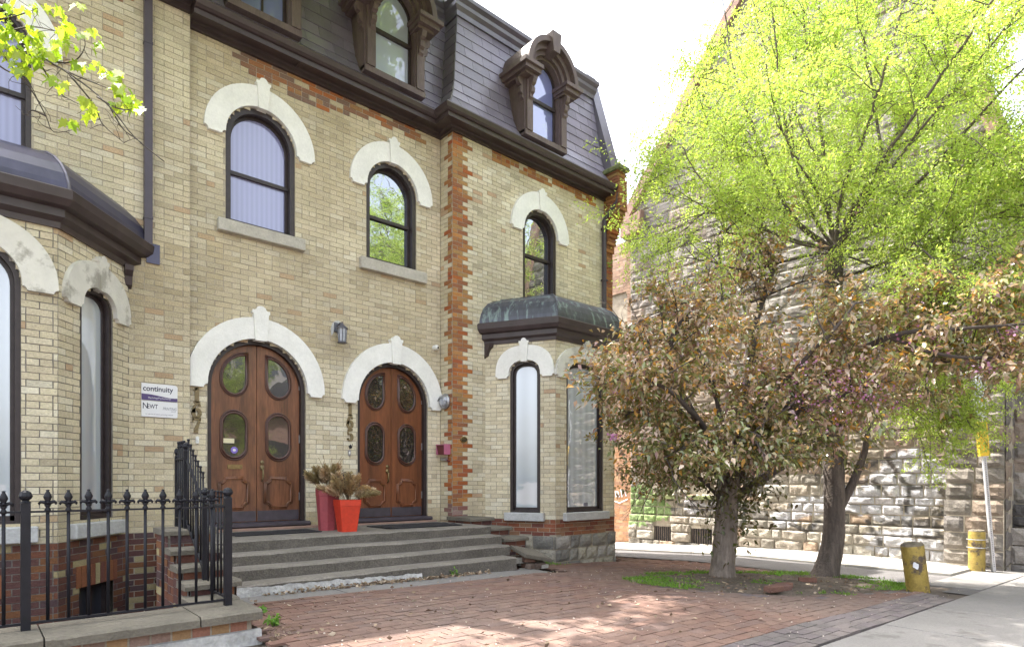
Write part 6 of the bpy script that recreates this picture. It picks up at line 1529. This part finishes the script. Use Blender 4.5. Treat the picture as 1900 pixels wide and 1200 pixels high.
weed(10.30, 8.52, 4.65, 36, .14, 'small green creeper beside the downspout at the end of the house', (.22, .36, .05), .2)
weed(1.98, 5.62, -1.19, 40, .05, 'green weed in the gap by the retaining wall, nearest the steps', (.13, .27, .04), .6, .045)
weed(1.88, 5.05, -1.19, 50, .06, 'green weed at the near end of the retaining wall', (.14, .28, .04), .6, .05)
weed(4.75, 6.46, -1.22, 30, .06, 'small weed growing at the foot of the lowest step', (.13, .24, .04), .8, .04)
weed(9.35, 4.35, -1.47, 36, .09, 'loose green shoot beside the dark trunk at the lane edge', (.16, .32, .05), .4, .06)
cb = MB(); c0 = at(1838, 212, 11.2); c1 = at(1990, 110, 8.5); c2 = at(1990, 85, 8.3)
cb.tube(curve([at(1700, 300, 13.4), c0, at(1875, 178, 10.4), c1], 6), .008, 5); tag(cb.build('overhead_cable', M['cable'], loc=c0), 'lower black overhead cable by the church gable at the right edge', 'cable')
cb = MB(); cb.tube(curve([c0 + Vector((0, 0, .03)), at(1880, 168, 10.4), c2], 6), .006, 5); tag(cb.build('overhead_cable', M['cable'], loc=c0), 'upper thinner overhead cable by the church gable at the right edge', 'cable')

# ------------------------------------------------------------------ the other side of the street, seen in the door glass
def tree_copy(loc, s_, rz, label):
    r_ = T2.copy(); COL.objects.link(r_); r_.location = loc; r_.scale = (s_, s_, s_); r_.rotation_euler = (0, 0, rz); r_.name = 'street_tree'; tag(r_, label, 'tree', 'street trees across the road')
    for c_ in list(T2.children): d = c_.copy(); COL.objects.link(d); d.parent = r_
tree_copy((8.0, -9.5, -1.2), .72, 1.0, 'young street tree across the road, mirrored in the larger left door'); tree_copy((15.5, -8.5, -1.5), 1.5, 2.4, 'tall street tree across the road, mirrored in the dark middle window'); tree_copy((24.5, -8.5, -1.5), 1.5, 4.0, 'tall street tree across the road, mirrored in the window above the copper bay')
Tw = thing('apartment_building', (17, -34, -1.5), 'pale apartment tower across the street, mirrored in the upper glass of the left door', 'building')
mb = MB(); mb.box(12.5, 21, -42, -34, -1.5, 15); mb.build('wall', M['curb'], Tw)
mb = MB()
for i in range(7):
    for j in range(5): mb.box(12.9 + 1.15 * i, 13.6 + 1.15 * i, -34.05, -33.98, .5 + 2.8 * j, 2.0 + 2.8 * j)
mb.build('window_grid', M['g_cellar'], Tw)
Oh = thing('brick_house', (14, -15, -1.5), 'dark gabled house across the street, mirrored in the door glass', 'house')
mb = MB(); mb.box(3, 30, -24, -15, -1.6, 3.6); mb.build('wall', M['redstone'], Oh)
mb = MB()
for x0 in (3, 12, 21):
    mb.add([(x0, -14.6, 3.55), (x0 + 9, -14.6, 3.55), (x0 + 4.5, -14.6, 7.2), (x0, -24, 3.55), (x0 + 9, -24, 3.55), (x0 + 4.5, -24, 7.2)], [(0, 1, 2), (3, 5, 4), (0, 2, 5, 3), (1, 4, 5, 2)])
mb.build('roof', M['slate_bed'], Oh)
mb = MB()
for k in range(10): mb.box(4 + 2.6 * k, 5.2 + 2.6 * k, -15.03, -14.96, .2, 2.2)
mb.build('windows', M['g_cellar'], Oh)
